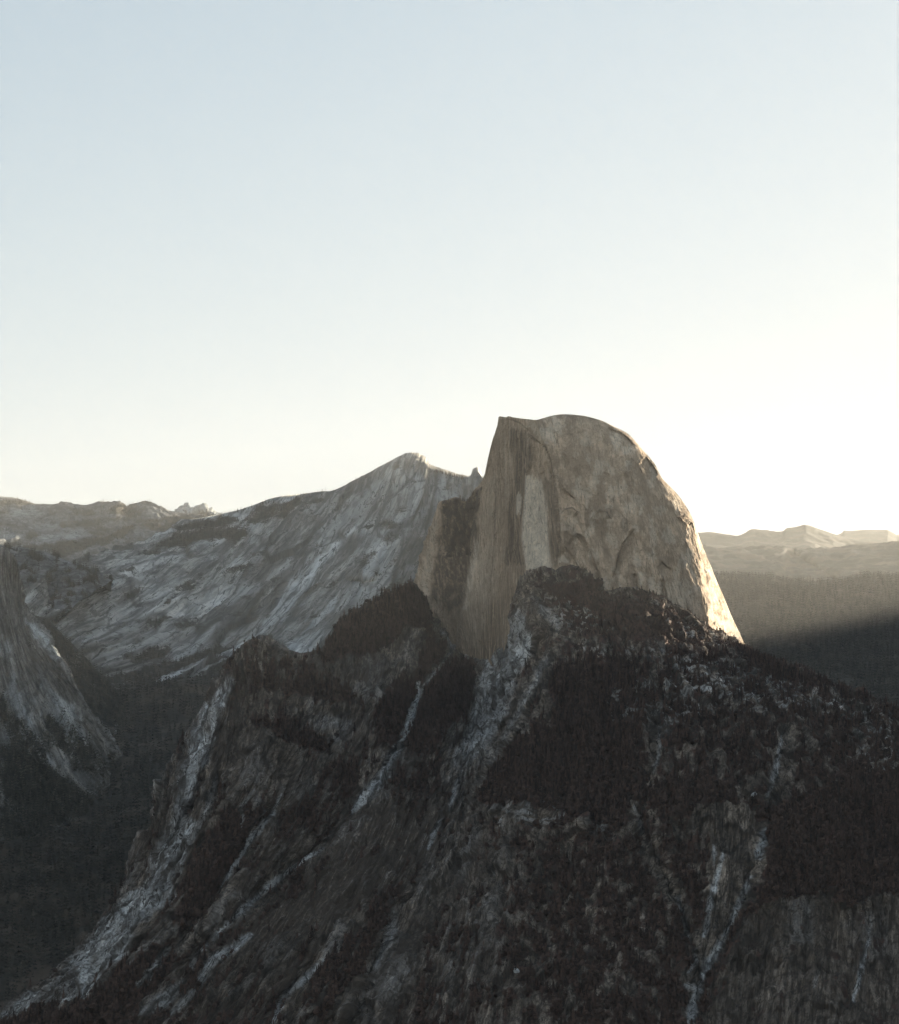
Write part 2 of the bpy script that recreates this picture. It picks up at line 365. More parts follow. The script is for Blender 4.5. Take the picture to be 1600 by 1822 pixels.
def dome_depth(u, v):
    uc = np.interp(v, _cv, _cd); c = uc - u
    dc = 3800 + 0.14 * (1150 - v)
    left = dc + 1.9 * np.clip(c, 0, None) + 20 * np.sin(np.clip(c, 0, 120) / 120 * np.pi)      # the sheer face, a little hollow
    q = np.clip(-c, 0, None)
    right = dc - 85 * (1 - np.exp(-q / 70)) + 0.12 * (1150 - v) * (1 - np.exp(-q / 60))
    d = np.where(c > 0, left, right)
    r, _, _ = line_d(u, v, DOME_SKY)
    x = np.clip(r / 110, 0, 1)
    roll = 52 * (1 - np.sqrt(np.clip(1 - (1 - x) ** 2, 0, 1))) + 55 * (np.clip(q, 0, 330) / 240) ** 3
    band = dome_band(v)
    band = band + 3.5 * fbm(u / 16, v / 16, 3, 401) * (band > 1)
    roll = roll + 3.6 * np.clip(band - r, 0, None)                   # the flank past this arris turns to the right
    roll *= sstep(-20, 50, q - c)
    d = d + roll
    # the shoulder on the left stands back behind the main face
    e = np.interp(v, [850, 900, 950, 1020, 1080, 1140, 1200], [858, 855, 848, 838, 828, 818, 812])
    d = d + 85 * sstep(-1, 6, e - u)
    return d
def build_dome():
    base = np.array([k[0] for k in DOME_KEYS], float); crest = np.array([k[1] for k in DOME_KEYS], float)
    nu, nf = 640, 380
    ln = np.linalg.norm(np.diff(crest, axis=0), axis=1) + 0.4 * np.linalg.norm(np.diff(base, axis=0), axis=1) + 1
    tt = even(nu, ln); b = cr(base, tt); c = cr(crest, tt)
    c = b + (c - b)
    th = np.linspace(0, 1, nf)
    w = 1 - (1 - th) ** 1.35                                        # rows crowd towards the crest
    uv = b[:, None, :] + (c - b)[:, None, :] * w[None, :, None]
    d = dome_depth(uv[..., 0], uv[..., 1])
    g = np.concatenate([uv, d[..., None]], -1)[:, ::-1]              # crest first
    back = []
    for f, dd in ((0.55, 420), (0.3, 300), (0.12, 170), (0.04, 80), (0.012, 30)):
        q = c + (b - c) * f
        back.append(np.concatenate([q, (d[:, -1] + dd)[:, None]], 1)[:, None])
    g = np.concatenate(back + [g], 1)
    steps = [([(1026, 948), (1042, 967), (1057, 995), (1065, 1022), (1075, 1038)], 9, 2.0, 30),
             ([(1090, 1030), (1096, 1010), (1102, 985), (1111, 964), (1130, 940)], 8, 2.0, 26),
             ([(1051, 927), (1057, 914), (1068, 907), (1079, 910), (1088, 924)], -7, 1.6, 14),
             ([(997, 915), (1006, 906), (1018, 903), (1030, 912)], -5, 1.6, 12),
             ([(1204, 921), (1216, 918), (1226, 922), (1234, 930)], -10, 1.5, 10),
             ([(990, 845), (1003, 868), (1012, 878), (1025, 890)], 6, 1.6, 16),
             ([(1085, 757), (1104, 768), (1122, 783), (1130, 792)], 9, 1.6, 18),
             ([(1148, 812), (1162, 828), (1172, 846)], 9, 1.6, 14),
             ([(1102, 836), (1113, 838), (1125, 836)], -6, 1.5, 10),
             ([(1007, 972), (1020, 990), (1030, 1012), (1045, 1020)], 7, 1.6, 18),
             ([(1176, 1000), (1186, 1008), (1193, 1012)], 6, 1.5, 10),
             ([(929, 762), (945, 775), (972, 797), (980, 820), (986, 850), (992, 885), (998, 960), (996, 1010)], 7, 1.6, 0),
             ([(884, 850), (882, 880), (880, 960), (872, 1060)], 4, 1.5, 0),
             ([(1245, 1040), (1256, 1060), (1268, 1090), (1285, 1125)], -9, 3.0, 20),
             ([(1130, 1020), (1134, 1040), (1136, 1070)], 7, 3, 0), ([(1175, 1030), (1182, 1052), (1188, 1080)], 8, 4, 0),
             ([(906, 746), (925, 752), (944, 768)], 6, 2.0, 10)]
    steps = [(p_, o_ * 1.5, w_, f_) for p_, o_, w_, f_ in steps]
    def masks(a, wu, wv, u, v, s, t):
        st, pa, ve = a['stain'], a['pale'], a['veg']
        c_ = np.interp(v, _cv, _cu) - u
        a['streak'][:] = 0.05 + 0.95 * sstep(-6, 4, c_) * (1 - 0.8 * sstep(-2, 8, np.interp(v, [850, 900, 950, 1020, 1080, 1140], [858, 855, 848, 838, 828, 818]) - u))
        for p_, o_, w_, f_ in steps:                       # dark joints along the ledges, ledge shadow painted in with them
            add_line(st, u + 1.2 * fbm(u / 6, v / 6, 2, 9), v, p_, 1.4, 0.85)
        fld = 2.2 * fbm(u / 70, v / 80, 3, 29) + v / 34 + u / 120; lnk = 1 - sstep(0.0, 0.05, np.abs(fld - np.round(fld)))
        a['joint'][:] = np.maximum(a['joint'], 1.0 * lnk * sstep(0.0, 0.35, fbm(u / 24, v / 24, 3, 30)) * sstep(4, -8, c_))
        st[:] = np.maximum(st, 0.42 * sstep(0.1, 0.55, fbm(u / 2.4, v / 170, 3, 31) + 0.5 * fbm(u / 25, v / 90, 2, 32)) * sstep(-4, 4, c_)); pa[:] = np.maximum(pa, 0.22 * sstep(0.2, 0.6, fbm(u / 3.0, v / 200, 3, 33)) * sstep(-4, 4, c_))
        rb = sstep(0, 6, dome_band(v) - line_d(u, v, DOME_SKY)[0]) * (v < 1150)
        pa[:] = np.maximum(pa, 0.75 * rb * sstep(-0.5, 0.1, fbm(u / 14, v / 22, 4, 19)))  # sunlit edge band painted paler to add to its brightness
        fu = u + 2.2 * fbm(u / 7, v / 160, 3, 21); fv = v + 10 * fbm(u / 5, v / 80, 2, 22)
        add_poly(st, fu, fv, [(908, 762), (938, 768), (952, 815), (938, 850), (934, 900), (925, 948), (933, 1000), (896, 1008), (903, 957), (902, 910), (913, 862), (917, 827), (905, 791)], 1.0, 5)
        add_poly(st, fu, fv, [(968, 850), (988, 860), (994, 910), (996, 957), (998, 995), (982, 1017), (977, 957), (972, 910)], 0.8, 3)
        add_poly(st, fu, fv, [(896, 1000), (934, 990), (934, 1040), (910, 1110), (893, 1120), (890, 1060)], 0.55, 6)
        add_poly(pa, fu, fv, [(936, 845), (966, 855), (972, 910), (976, 957), (982, 1021), (936, 1012), (929, 957), (931, 910)], 0.9, 2.5)
        add_poly(pa, fu, fv, [(921, 880), (928, 880), (926, 915), (919, 915)], 0.8, 1.5)
        add_poly(pa, fu, fv, [(866, 850), (888, 840), (884, 950), (880, 1060), (850, 1165), (822, 1130), (848, 960)], 0.2, 8)
        add_poly(pa, fu, fv, [(845, 960), (856, 960), (832, 1090), (824, 1080)], 0.55, 4)
        add_poly(pa, fu, fv, [(770, 930), (778, 920), (772, 1000), (756, 1090), (744, 1050)], 0.3, 3)
        add_poly(pa, wu, wv, [(945, 770), (975, 757), (985, 765), (980, 783), (962, 788)], 0.5, 5)
        for (x, y, r_, q) in ((1116, 824, 9, 0.6), (1059, 858, 9, 0.55), (1044, 875, 10, 0.45), (1090, 880, 9, 0.35), (1104, 868, 10, 0.35), (1085, 905, 8, 0.35),
                              (1078, 925, 7, 0.4), (1135, 892, 12, 0.35), (1178, 905, 12, 0.3), (1000, 1000, 9, 0.6), (1072, 1035, 14, 0.5), (1140, 1030, 10, 0.5),
                              (1088, 960, 9, 0.35), (1010, 930, 14, 0.3), (1046, 782, 10, 0.3), (1210, 1060, 30, 0.5), (1180, 1060, 14, 0.45), (1240, 1085, 16, 0.4)):
            dd = np.hypot((wu - x) * 0.9, (wv - y)) + 5 * fbm(u / 9, v / 9, 2, 44)
            pa[:] = np.maximum(pa, q * (1 - sstep(0.5, 1.3, dd / r_)))
        c2 = sstep(2, -10, c_)
        st[:] = np.maximum(st, c2 * (0.5 * sstep(0.05, 0.5, fbm(u / 30, v / 55, 4, 25))))
        pa[:] = np.maximum(pa, c2 * 0.45 * sstep(0.15, 0.6, fbm(u / 22, v / 40, 4, 28)))
        add_poly(st, wu, wv, [(1010, 790), (1070, 800), (1110, 850), (1085, 870), (1060, 850), (1030, 850), (1000, 820)], 0.33, 14)
        add_poly(st, wu, wv, [(1125, 815), (1165, 845), (1160, 870), (1120, 850)], 0.35, 10)
        add_poly(st, wu, wv, [(1050, 925), (1070, 915), (1082, 930), (1080, 960), (1060, 965)], 0.45, 6)
        add_line(st, wu, wv, [(1024, 955), (1045, 975), (1060, 1010)], 5, 0.55)
        add_line(st, wu, wv, [(1098, 1020), (1106, 985), (1122, 955)], 5, 0.5)
        add_line(st, wu, wv, [(1128, 1025), (1128, 1060)], 6, 0.6); add_line(st, wu, wv, [(1173, 1035), (1185, 1065)], 6, 0.5)
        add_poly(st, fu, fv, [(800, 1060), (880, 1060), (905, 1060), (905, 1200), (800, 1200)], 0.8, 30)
        add_poly(st, fu, fv, [(855, 850), (890, 740), (940, 770), (935, 1000), (900, 1120), (840, 1180), (815, 1140), (845, 950)], 0.3, 6)
        add_poly(ve, wu, wv, [(784, 893), (812, 885), (835, 890), (860, 850), (856, 905), (845, 950), (838, 985), (815, 1000), (795, 990), (786, 950)], 0.6, 6)
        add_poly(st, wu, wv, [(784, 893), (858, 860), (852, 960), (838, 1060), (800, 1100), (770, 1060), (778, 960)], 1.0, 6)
        low = sstep(1.0, 0.0, np.abs(v - 1050) / 60) * 0
        st *= 1 - 0.85 * np.clip(pa, 0, 1)
        ve[:] = np.where(ve > 0.2, ve + 0.45 * fbm(u / 9, v / 26, 4, 71), ve + 0.2 * fbm(s / 30, t / 60, 4, 71) - 0.08)
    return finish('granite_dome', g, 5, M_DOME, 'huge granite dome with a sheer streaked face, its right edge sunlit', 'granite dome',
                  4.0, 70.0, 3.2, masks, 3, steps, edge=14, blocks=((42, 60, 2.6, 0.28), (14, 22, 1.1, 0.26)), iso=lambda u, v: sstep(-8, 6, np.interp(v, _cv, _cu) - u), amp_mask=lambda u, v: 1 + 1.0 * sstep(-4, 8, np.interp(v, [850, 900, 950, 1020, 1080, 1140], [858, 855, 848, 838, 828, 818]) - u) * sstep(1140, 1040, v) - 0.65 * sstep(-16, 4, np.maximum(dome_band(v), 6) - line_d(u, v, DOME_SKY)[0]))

# ------------------------------------------------------------------ the slopes below the dome
def dd(u, v, off=-14): return float(dome_depth(np.array(float(u)), np.array(float(v)))) + off
SLOPE = [  # crest first, then down the fall line
    [(-160, 1905, 3300), (-200, 1930, 3270), (-240, 1960, 3230), (-280, 1990, 3200), (-320, 2020, 3170), (-360, 2050, 3150)],
    [(0, 1812, 3330), (-60, 1850, 3290), (-110, 1880, 3260), (-160, 1910, 3230), (-220, 1950, 3200), (-280, 2000, 3150)],
    [(130, 1722, 3390), (80, 1765, 3350), (20, 1805, 3310), (-40, 1845, 3270), (-110, 1890, 3220), (-200, 1950, 3160)],
    [(215, 1600, 3440), (180, 1665, 3390), (130, 1725, 3340), (60, 1785, 3290), (-20, 1840, 3230), (-120, 1920, 3150)],
    [(275, 1450, 3500), (250, 1550, 3430), (205, 1650, 3360), (140, 1735, 3300), (50, 1805, 3240), (-40, 1900, 3140)],
    [(300, 1370, 3540), (290, 1480, 3450), (260, 1580, 3370), (200, 1680, 3300), (110, 1780, 3230), (20, 1890, 3120)],
    [(345, 1290, 3580), (335, 1400, 3470), (305, 1510, 3380), (255, 1620, 3300), (170, 1745, 3220), (80, 1880, 3100)],
    [(405, 1190, 3640), (385, 1300, 3500), (355, 1430, 3390), (300, 1570, 3300), (220, 1710, 3200), (130, 1880, 3080)],
    [(430, 1157, 3660), (425, 1280, 3520), (395, 1420, 3390), (345, 1560, 3290), (275, 1700, 3190), (190, 1880, 3060)],
    [(470, 1140, 3670), (455, 1250, 3530), (425, 1370, 3390), (370, 1500, 3280), (290, 1640, 3170), (150, 1800, 3040)],
    [(520, 1167, 3680), (505, 1260, 3550), (470, 1370, 3410), (405, 1510, 3280), (320, 1650, 3160), (180, 1820, 3020)],
    [(565, 1163, 3740), (545, 1270, 3600), (505, 1390, 3440), (435, 1520, 3290), (345, 1665, 3150), (210, 1835, 3000)],
    [(592, 1136, 3850), (585, 1250, 3680), (545, 1390, 3480), (470, 1530, 3310), (375, 1680, 3150), (245, 1850, 2980)],
    [(607, 1114, 3930), (625, 1240, 3720), (590, 1380, 3510), (505, 1540, 3320), (405, 1690, 3150), (280, 1865, 2970)],
    [(650, 1085, 4000), (665, 1230, 3760), (630, 1380, 3540), (545, 1540, 3330), (440, 1700, 3140), (320, 1875, 2960)],
    [(700, 1064, 4080), (705, 1220, 3800), (670, 1375, 3560), (590, 1535, 3340), (480, 1705, 3140), (365, 1880, 2950)],
    [(738, 1050, 4180), (742, 1210, 3850), (705, 1370, 3590), (635, 1530, 3350), (525, 1705, 3140), (415, 1880, 2940)],
    [(770, 1100, dd(770, 1100)), (775, 1225, 3860), (740, 1370, 3600), (680, 1530, 3370), (575, 1705, 3140), (470, 1880, 2940)],
    [(810, 1145, dd(810, 1145)), (808, 1245, 3880), (780, 1375, 3620), (730, 1530, 3390), (630, 1705, 3140), (530, 1880, 2930)],
    [(850, 1174, dd(850, 1174)), (840, 1265, 3860), (815, 1380, 3640), (772, 1535, 3400), (685, 1705, 3130), (590, 1880, 2920)],
    [(880, 1165, dd(880, 1165)), (868, 1265, 3830), (845, 1380, 3630), (808, 1535, 3400), (735, 1705, 3120), (645, 1880, 2910)],
    [(902, 1118, dd(902, 1118)), (900, 1240, 3800), (880, 1370, 3580), (842, 1530, 3370), (780, 1705, 3110), (700, 1880, 2900)],
    [(918, 1062, dd(918, 1062)), (933, 1195, 3720), (915, 1345, 3520), (880, 1520, 3330), (828, 1705, 3100), (758, 1880, 2890)],
    [(936, 1022, dd(936, 1022)), (963, 1165, 3690), (955, 1325, 3480), (925, 1510, 3300), (880, 1705, 3090), (820, 1880, 2880)],
    [(960, 1015, dd(960, 1015)), (1000, 1145, 3670), (998, 1315, 3460), (972, 1505, 3280), (932, 1705, 3080), (880, 1880, 2880)],
    [(990, 1020, dd(990, 1020)), (1035, 1138, 3650), (1043, 1305, 3440), (1025, 1500, 3260), (990, 1705, 3070), (945, 1880, 2870)],
    [(1025, 1016, dd(1025, 1016)), (1065, 1137, 3630), (1085, 1302, 3430), (1076, 1500, 3250), (1048, 1705, 3060), (1010, 1880, 2870)],
    [(1055, 1034, dd(1055, 1034)), (1095, 1142, 3620), (1125, 1302, 3420), (1125, 1500, 3240), (1105, 1705, 3060), (1075, 1880, 2860)],
    [(1080, 1056, dd(1080, 1056)), (1125, 1147, 3610), (1165, 1302, 3410), (1172, 1500, 3230), (1158, 1705, 3050), (1135, 1880, 2860)],
    [(1130, 1053, dd(1130, 1053)), (1165, 1150, 3610), (1205, 1310, 3400), (1220, 1500, 3225), (1210, 1700, 3050), (1195, 1880, 2860)],
    [(1165, 1062, dd(1165, 1062)), (1200, 1155, 3620), (1250, 1315, 3400), (1265, 1500, 3220), (1250, 1700, 3050), (1235, 1880, 2860)],
    [(1205, 1080, dd(1205, 1080)), (1245, 1170, 3640), (1300, 1325, 3400), (1315, 1500, 3220), (1295, 1700, 3050), (1275, 1880, 2860)],
    [(1252, 1110, dd(1252, 1110)), (1290, 1190, 3670), (1345, 1340, 3400), (1360, 1500, 3220), (1345, 1700, 3050), (1325, 1880, 2860)],
    [(1290, 1131, dd(1290, 1131)), (1335, 1205, 3690), (1390, 1350, 3400), (1410, 1510, 3220), (1400, 1700, 3050), (1380, 1880, 2860)],
    [(1327, 1153, 3900), (1375, 1225, 3680), (1435, 1360, 3390), (1460, 1520, 3210), (1455, 1700, 3050), (1435, 1880, 2850)],
    [(1380, 1176, 3850), (1425, 1245, 3640), (1485, 1375, 3370), (1510, 1530, 3200), (1510, 1700, 3040), (1490, 1880, 2840)],
    [(1440, 1201, 3780), (1480, 1262, 3590), (1535, 1390, 3340), (1560, 1540, 3180), (1560, 1710, 3030), (1545, 1880, 2830)],
    [(1500, 1227, 3700), (1535, 1280, 3540), (1590, 1405, 3310), (1610, 1550, 3160), (1615, 1710, 3020), (1600, 1880, 2820)],
    [(1555, 1247, 3620), (1590, 1300, 3480), (1640, 1420, 3280), (1665, 1560, 3130), (1670, 1720, 3000), (1660, 1880, 2810)],
    [(1605, 1268, 3540), (1645, 1320, 3410), (1700, 1440, 3230), (1730, 1580, 3090), (1735, 1730, 2970), (1730, 1880, 2800)],
    [(1720, 1310, 3380), (1760, 1370, 3280), (1820, 1480, 3130), (1850, 1600, 3020), (1860, 1750, 2920), (1860, 1880, 2780)]]
def build_slope():
    g, nb = net(SLOPE, 900, 520)
    steps = [([(1000, 1150), (960, 1195), (940, 1230), (915, 1290), (890, 1345), (850, 1400), (820, 1470)], 75, 6, 130),     # spur edge, gully behind it on the left
             ([(940, 1120), (935, 1170), (920, 1215), (905, 1260)], 0, 4, 10),
             ([(745, 1200), (742, 1240), (725, 1300), (690, 1360), (650, 1415), (610, 1470), (560, 1520), (440, 1610), (360, 1690), (300, 1760)], 38, 20, 0),
             ([(500, 1410), (440, 1500), (395, 1575), (330, 1670), (260, 1760)], 26, 16, 0),
             ([(570, 1700), (510, 1770), (470, 1840)], 20, 14, 0),
             ([(735, 1580), (700, 1610), (670, 1690), (640, 1760), (610, 1840)], -45, 7, 110),
             ([(440, 1180), (520, 1230), (560, 1290), (600, 1325), (640, 1330)], -14, 4, 40),
             ([(580, 1170), (630, 1215), (660, 1250), (680, 1240), (720, 1200), (765, 1150)], -22, 4, 40),
             ([(420, 1200), (400, 1260), (375, 1330), (350, 1400), (320, 1470), (280, 1560)], -24, 8, 70),
             ([(1130, 1430), (1145, 1480), (1180, 1550), (1220, 1650), (1240, 1720), (1235, 1840)], 26, 12, 0),
             ([(1395, 1290), (1380, 1370), (1365, 1430), (1360, 1500), (1335, 1580), (1290, 1670), (1250, 1740)], 22, 12, 0),
             ([(1165, 1280), (1172, 1330), (1160, 1385)], 14, 10, 0),
             ([(860, 1440), (930, 1430), (1000, 1450), (1060, 1470)], -26, 5, 30),
             ([(1190, 1450), (1250, 1432), (1330, 1425)], -18, 5, 30),
             ([(1350, 1612), (1385, 1596), (1430, 1590), (1470, 1578), (1492, 1600), (1515, 1614), (1545, 1596), (1580, 1588), (1620, 1576)], -30, 5, 45),
             ([(660, 1430), (720, 1420), (780, 1410)], -16, 4, 24),
             ([(560, 1320), (590, 1350), (640, 1385)], 12, 10, 0),
             ([(470, 1280), (520, 1300), (570, 1340), (600, 1360)], -20, 4, 30),
             ([(250, 1640), (200, 1690), (150, 1740), (70, 1790)], -14, 8, 40),
             ([(1100, 1080), (1180, 1110), (1260, 1130)], -20, 6, 30),
             ([(1000, 1110), (1080, 1140), (1200, 1150), (1280, 1165)], -26, 6, 50)]
    slab = [(405, 1198), (418, 1212), (398, 1262), (378, 1312), (368, 1350), (350, 1385), (335, 1425), (328, 1452), (352, 1465), (345, 1492), (325, 1540), (302, 1568),
            (318, 1592), (272, 1628), (242, 1652), (236, 1682), (190, 1722), (150, 1768), (60, 1794), (0, 1816), (0, 1803), (110, 1727), (150, 1692), (170, 1652),
            (182, 1636), (227, 1600), (270, 1556), (262, 1532), (290, 1482), (310, 1440), (318, 1390), (338, 1340), (347, 1292), (368, 1248)]
    def masks(a, wu, wv, u, v, s, t):
        ve, pa, st, tr = a['veg'], a['pale'], a['stain'], a['trees']
        # --- forest cover: a base level over the slope, then thick stands and bare rock
        left = 1 - sstep(830, 960, u)
        ve[:] = 0.36 + 0.24 * sstep(900, 1060, u)
        a['streak'][:] = 0.25 + 0.75 * left
        ln_ = np.zeros(u.shape)
        st[:] = (0.25 + 0.4 * sstep(-0.2, 0.4, fbm(s / 70, t / 260, 3, 92))) * left
        ve[:] += 0.10 * sstep(1500, 1700, v) * (u < 420)
        thick = np.zeros(u.shape)
        for pg, q in (([(985, 1190), (1060, 1170), (1130, 1180), (1150, 1260), (1130, 1340), (1150, 1420), (1080, 1470), (1000, 1440), (860, 1430), (850, 1405), (895, 1340), (930, 1310), (985, 1290)], 1.0),
                      ([(1160, 1400), (1230, 1385), (1300, 1395), (1312, 1425), (1200, 1455), (1150, 1440)], 1.0),
                      ([(1375, 1425), (1480, 1395), (1640, 1340), (1620, 1576), (1580, 1588), (1545, 1596), (1515, 1614), (1492, 1600), (1470, 1578), (1430, 1590), (1385, 1596), (1350, 1612), (1362, 1520)], 1.0),
                      ([(985, 1035), (1050, 1040), (1075, 1060), (1180, 1075), (1250, 1108), (1320, 1150), (1200, 1145), (1050, 1135), (1000, 1090), (965, 1040)], 0.95),
                      ([(598, 1085), (640, 1055), (735, 1035), (765, 1100), (775, 1130), (745, 1118), (720, 1150), (660, 1168), (610, 1165), (575, 1180)], 1.0),
                      ([(775, 1180), (850, 1178), (848, 1250), (800, 1290), (775, 1340), (722, 1340), (735, 1270), (752, 1220)], 1.0),
                      ([(680, 1230), (735, 1200), (745, 1150), (760, 1120), (800, 1160), (770, 1180), (735, 1250), (715, 1310), (665, 1330), (670, 1260)], 0.95),
                      ([(430, 1185), (520, 1170), (580, 1190), (640, 1240), (640, 1260), (520, 1240), (440, 1230)], 0.6),
                      ([(440, 1280), (510, 1275), (560, 1300), (600, 1330), (570, 1340), (480, 1310)], 0.8),
                      ([(590, 1350), (660, 1340), (640, 1400), (580, 1470), (470, 1520), (440, 1560), (430, 1540), (500, 1440)], 0.5),
                      ([(700, 1350), (790, 1350), (790, 1420), (700, 1425), (680, 1400)], 0.5),
                      ([(340, 1530), (400, 1440), (440, 1420), (470, 1460), (410, 1560), (350, 1660), (300, 1680), (310, 1600)], 0.7),
                      ([(380, 1640), (540, 1560), (640, 1560), (560, 1640), (440, 1660)], 0.2),
                      ([(560, 1720), (680, 1580), (700, 1600), (640, 1740), (580, 1822), (520, 1822)], 0.55),
                      ([(740, 1660), (850, 1640), (900, 1840), (700, 1840)], 0.35),
                      ([(900, 1480), (1240, 1480), (1220, 1840), (860, 1840)], 0.42),
                      ([(1320, 1150), (1400, 1182), (1480, 1215), (1440, 1225), (1340, 1190)], 0.8),
                      ([(240, 1830), (330, 1700), (400, 1690), (330, 1830)], 0.5),
                      ([(-50, 1830), (60, 1800), (170, 1770), (250, 1700), (330, 1650), (280, 1760), (200, 1850), (-50, 1900)], 0.85),
                      ([(0, 1806), (100, 1722), (150, 1690), (180, 1630), (215, 1595), (255, 1530), (262, 1540), (180, 1640), (140, 1710), (60, 1775)], 0.4)):
            add_poly(thick, wu, wv, pg, q, 16)
        brk = fbm(s / 24, t / 44, 4, 95) * (1 - left) + fbm(s / 10, t / 120, 4, 97) * left
        thick = sstep(0.25, 0.75, thick * 0.95 + 0.28 * brk) * np.clip(1.0 + 0.35 * fbm(s / 90, t / 130, 3, 91), 0, 1.1)
        ve[:] = np.maximum(ve, 0.35 + 0.75 * thick)
        # --- bare and pale rock
        bare = np.zeros(u.shape)
        add_poly(bare, wu, wv, slab, 1.0, 5); add_poly(pa, wu, wv, slab, 1.0, 6)
        add_poly(bare, wu, wv, [(905, 1098), (926, 1085), (936, 1120), (944, 1160), (925, 1190), (915, 1215), (905, 1250), (882, 1292), (860, 1345), (830, 1360), (798, 1366), (805, 1340), (830, 1290), (838, 1250), (855, 1200), (875, 1150), (890, 1110)], 1.0, 7)
        add_poly(pa, wu, wv, [(905, 1098), (926, 1085), (936, 1120), (944, 1160), (920, 1200), (912, 1185), (905, 1150)], 0.9, 5)
        add_poly(pa, wu, wv, [(905, 1098), (926, 1085), (936, 1120), (944, 1160), (925, 1190), (915, 1215), (905, 1250), (882, 1292), (860, 1345), (830, 1360), (805, 1355), (830, 1290), (845, 1250), (860, 1200), (880, 1150)], 0.75, 7)
        add_poly(pa, wu, wv, [(880, 1250), (890, 1270), (858, 1345), (812, 1362), (830, 1310), (850, 1290)], 0.8, 8)
        add_poly(pa, wu, wv, [(917, 1178), (922, 1178), (922, 1204), (916, 1200)], 1.0, 2)
        add_poly(bare, wu, wv, [(985, 1145), (1003, 1160), (955, 1230), (925, 1290), (890, 1355), (872, 1388), (850, 1402), (880, 1330), (900, 1285), (930, 1215), (960, 1175)], 0.95, 6)
        add_poly(pa, wu, wv, [(975, 1160), (985, 1165), (930, 1260), (880, 1350), (862, 1380), (895, 1300)], 0.5, 6)
        add_poly(bare, wu, wv, [(920, 1060), (935, 1025), (960, 1080), (1000, 1110), (985, 1130), (950, 1100), (930, 1085)], 0.7, 6)
        add_poly(pa, wu, wv, [(950, 1075), (990, 1095), (1010, 1110), (985, 1118), (955, 1095)], 0.45, 6)
        add_poly(bare, wu, wv, [(765, 1108), (785, 1112), (820, 1143), (852, 1174), (838, 1178), (820, 1160), (800, 1172), (790, 1155), (800, 1140)], 0.9, 4)
        add_poly(pa, wu, wv, [(765, 1106), (785, 1118), (820, 1146), (840, 1170), (815, 1155), (800, 1165), (798, 1140)], 0.5, 4)
        add_poly(bare, wu, wv, [(580, 1185), (640, 1180), (690, 1150), (720, 1115), (760, 1112), (765, 1130), (720, 1190), (690, 1220), (670, 1250), (640, 1235), (600, 1210)], 0.7, 7)
        add_poly(pa, wu, wv, [(720, 1140), (745, 1115), (760, 1135), (700, 1210), (672, 1240), (690, 1200)], 0.18, 7)
        add_poly(bare, wu, wv, [(530, 1280), (560, 1255), (620, 1270), (640, 1285), (620, 1330), (590, 1325), (560, 1310)], 0.9, 7)
        add_poly(pa, wu, wv, [(545, 1290), (575, 1272), (635, 1290), (615, 1328), (585, 1322), (600, 1300)], 0.38, 7)
        add_poly(bare, wu, wv, [(410, 1260), (470, 1300), (520, 1330), (560, 1360), (520, 1385), (470, 1400), (440, 1410), (390, 1400), (375, 1440), (350, 1460), (370, 1370)], 0.75, 9)
        add_poly(pa, wu, wv, [(430, 1350), (470, 1340), (480, 1360), (455, 1400), (432, 1385)], 0.28, 7)
        add_poly(bare, wu, wv, [(660, 1445), (720, 1430), (780, 1440), (760, 1500), (720, 1560), (640, 1600), (560, 1640), (480, 1660), (540, 1580), (600, 1500)], 0.5, 12)
        add_poly(st, wu, wv, [(650, 1430), (800, 1420), (790, 1500), (740, 1580), (640, 1620), (480, 1680), (400, 1660), (540, 1560), (600, 1480)], 0.85, 16)
        add_poly(st, wu, wv, [(410, 1250), (480, 1290), (560, 1350), (540, 1390), (440, 1420), (380, 1420)], 0.45, 16)
        add_poly(pa, wu, wv, [(1400, 1600), (1450, 1595), (1445, 1680), (1410, 1680)], 0.25, 10); add_poly(pa, wu, wv, [(1500, 1640), (1580, 1610), (1600, 1700), (1540, 1720)], 0.15, 14)
        add_poly(st, wu, wv, [(1350, 1612), (1385, 1596), (1430, 1590), (1470, 1578), (1492, 1600), (1515, 1614), (1545, 1596), (1580, 1588), (1620, 1576), (1620, 1840), (1250, 1840), (1290, 1700)], 0.35, 8)
        add_poly(st, wu, wv, [(740, 1600), (850, 1480), (800, 1660), (720, 1840), (640, 1840)], 0.5, 12)
        low = [(735, 1578), (700, 1610), (672, 1690), (642, 1760), (605, 1840), (690, 1840), (720, 1760), (745, 1680), (790, 1600), (840, 1500), (800, 1500)]
        add_poly(bare, wu, wv, low, 0.85, 8); add_poly(pa, wu, wv, [(722, 1600), (705, 1615), (675, 1695), (655, 1740), (672, 1740), (700, 1670)], 0.42, 6)
        add_poly(bare, wu, wv, [(1245, 1432), (1330, 1426), (1345, 1470), (1365, 1500), (1355, 1545), (1330, 1600), (1290, 1680), (1265, 1722), (1240, 1760), (1240, 1830), (1222, 1830), (1225, 1740), (1245, 1650), (1262, 1590), (1262, 1500), (1215, 1475)], 0.95, 8)
        z1 = np.zeros(u.shape); add_poly(z1, wu, wv, [(1250, 1440), (1340, 1430), (1365, 1500), (1330, 1600), (1240, 1770), (1220, 1760), (1262, 1590)], 1.0, 8); a['streak'][:] = np.maximum(a['streak'], z1)
        add_poly(bare, wu, wv, [(1350, 1612), (1385, 1596), (1430, 1590), (1470, 1578), (1492, 1600), (1515, 1614), (1545, 1596), (1580, 1588), (1620, 1576), (1620, 1840), (1250, 1840), (1290, 1700)], 0.55, 8)
        add_poly(bare, wu, wv, [(1120, 1425), (1135, 1425), (1150, 1480), (1200, 1560), (1230, 1650), (1210, 1640), (1150, 1540)], 0.7, 7)
        add_poly(bare, wu, wv, [(1150, 1270), (1175, 1270), (1180, 1330), (1165, 1380), (1150, 1375)], 0.7, 7)
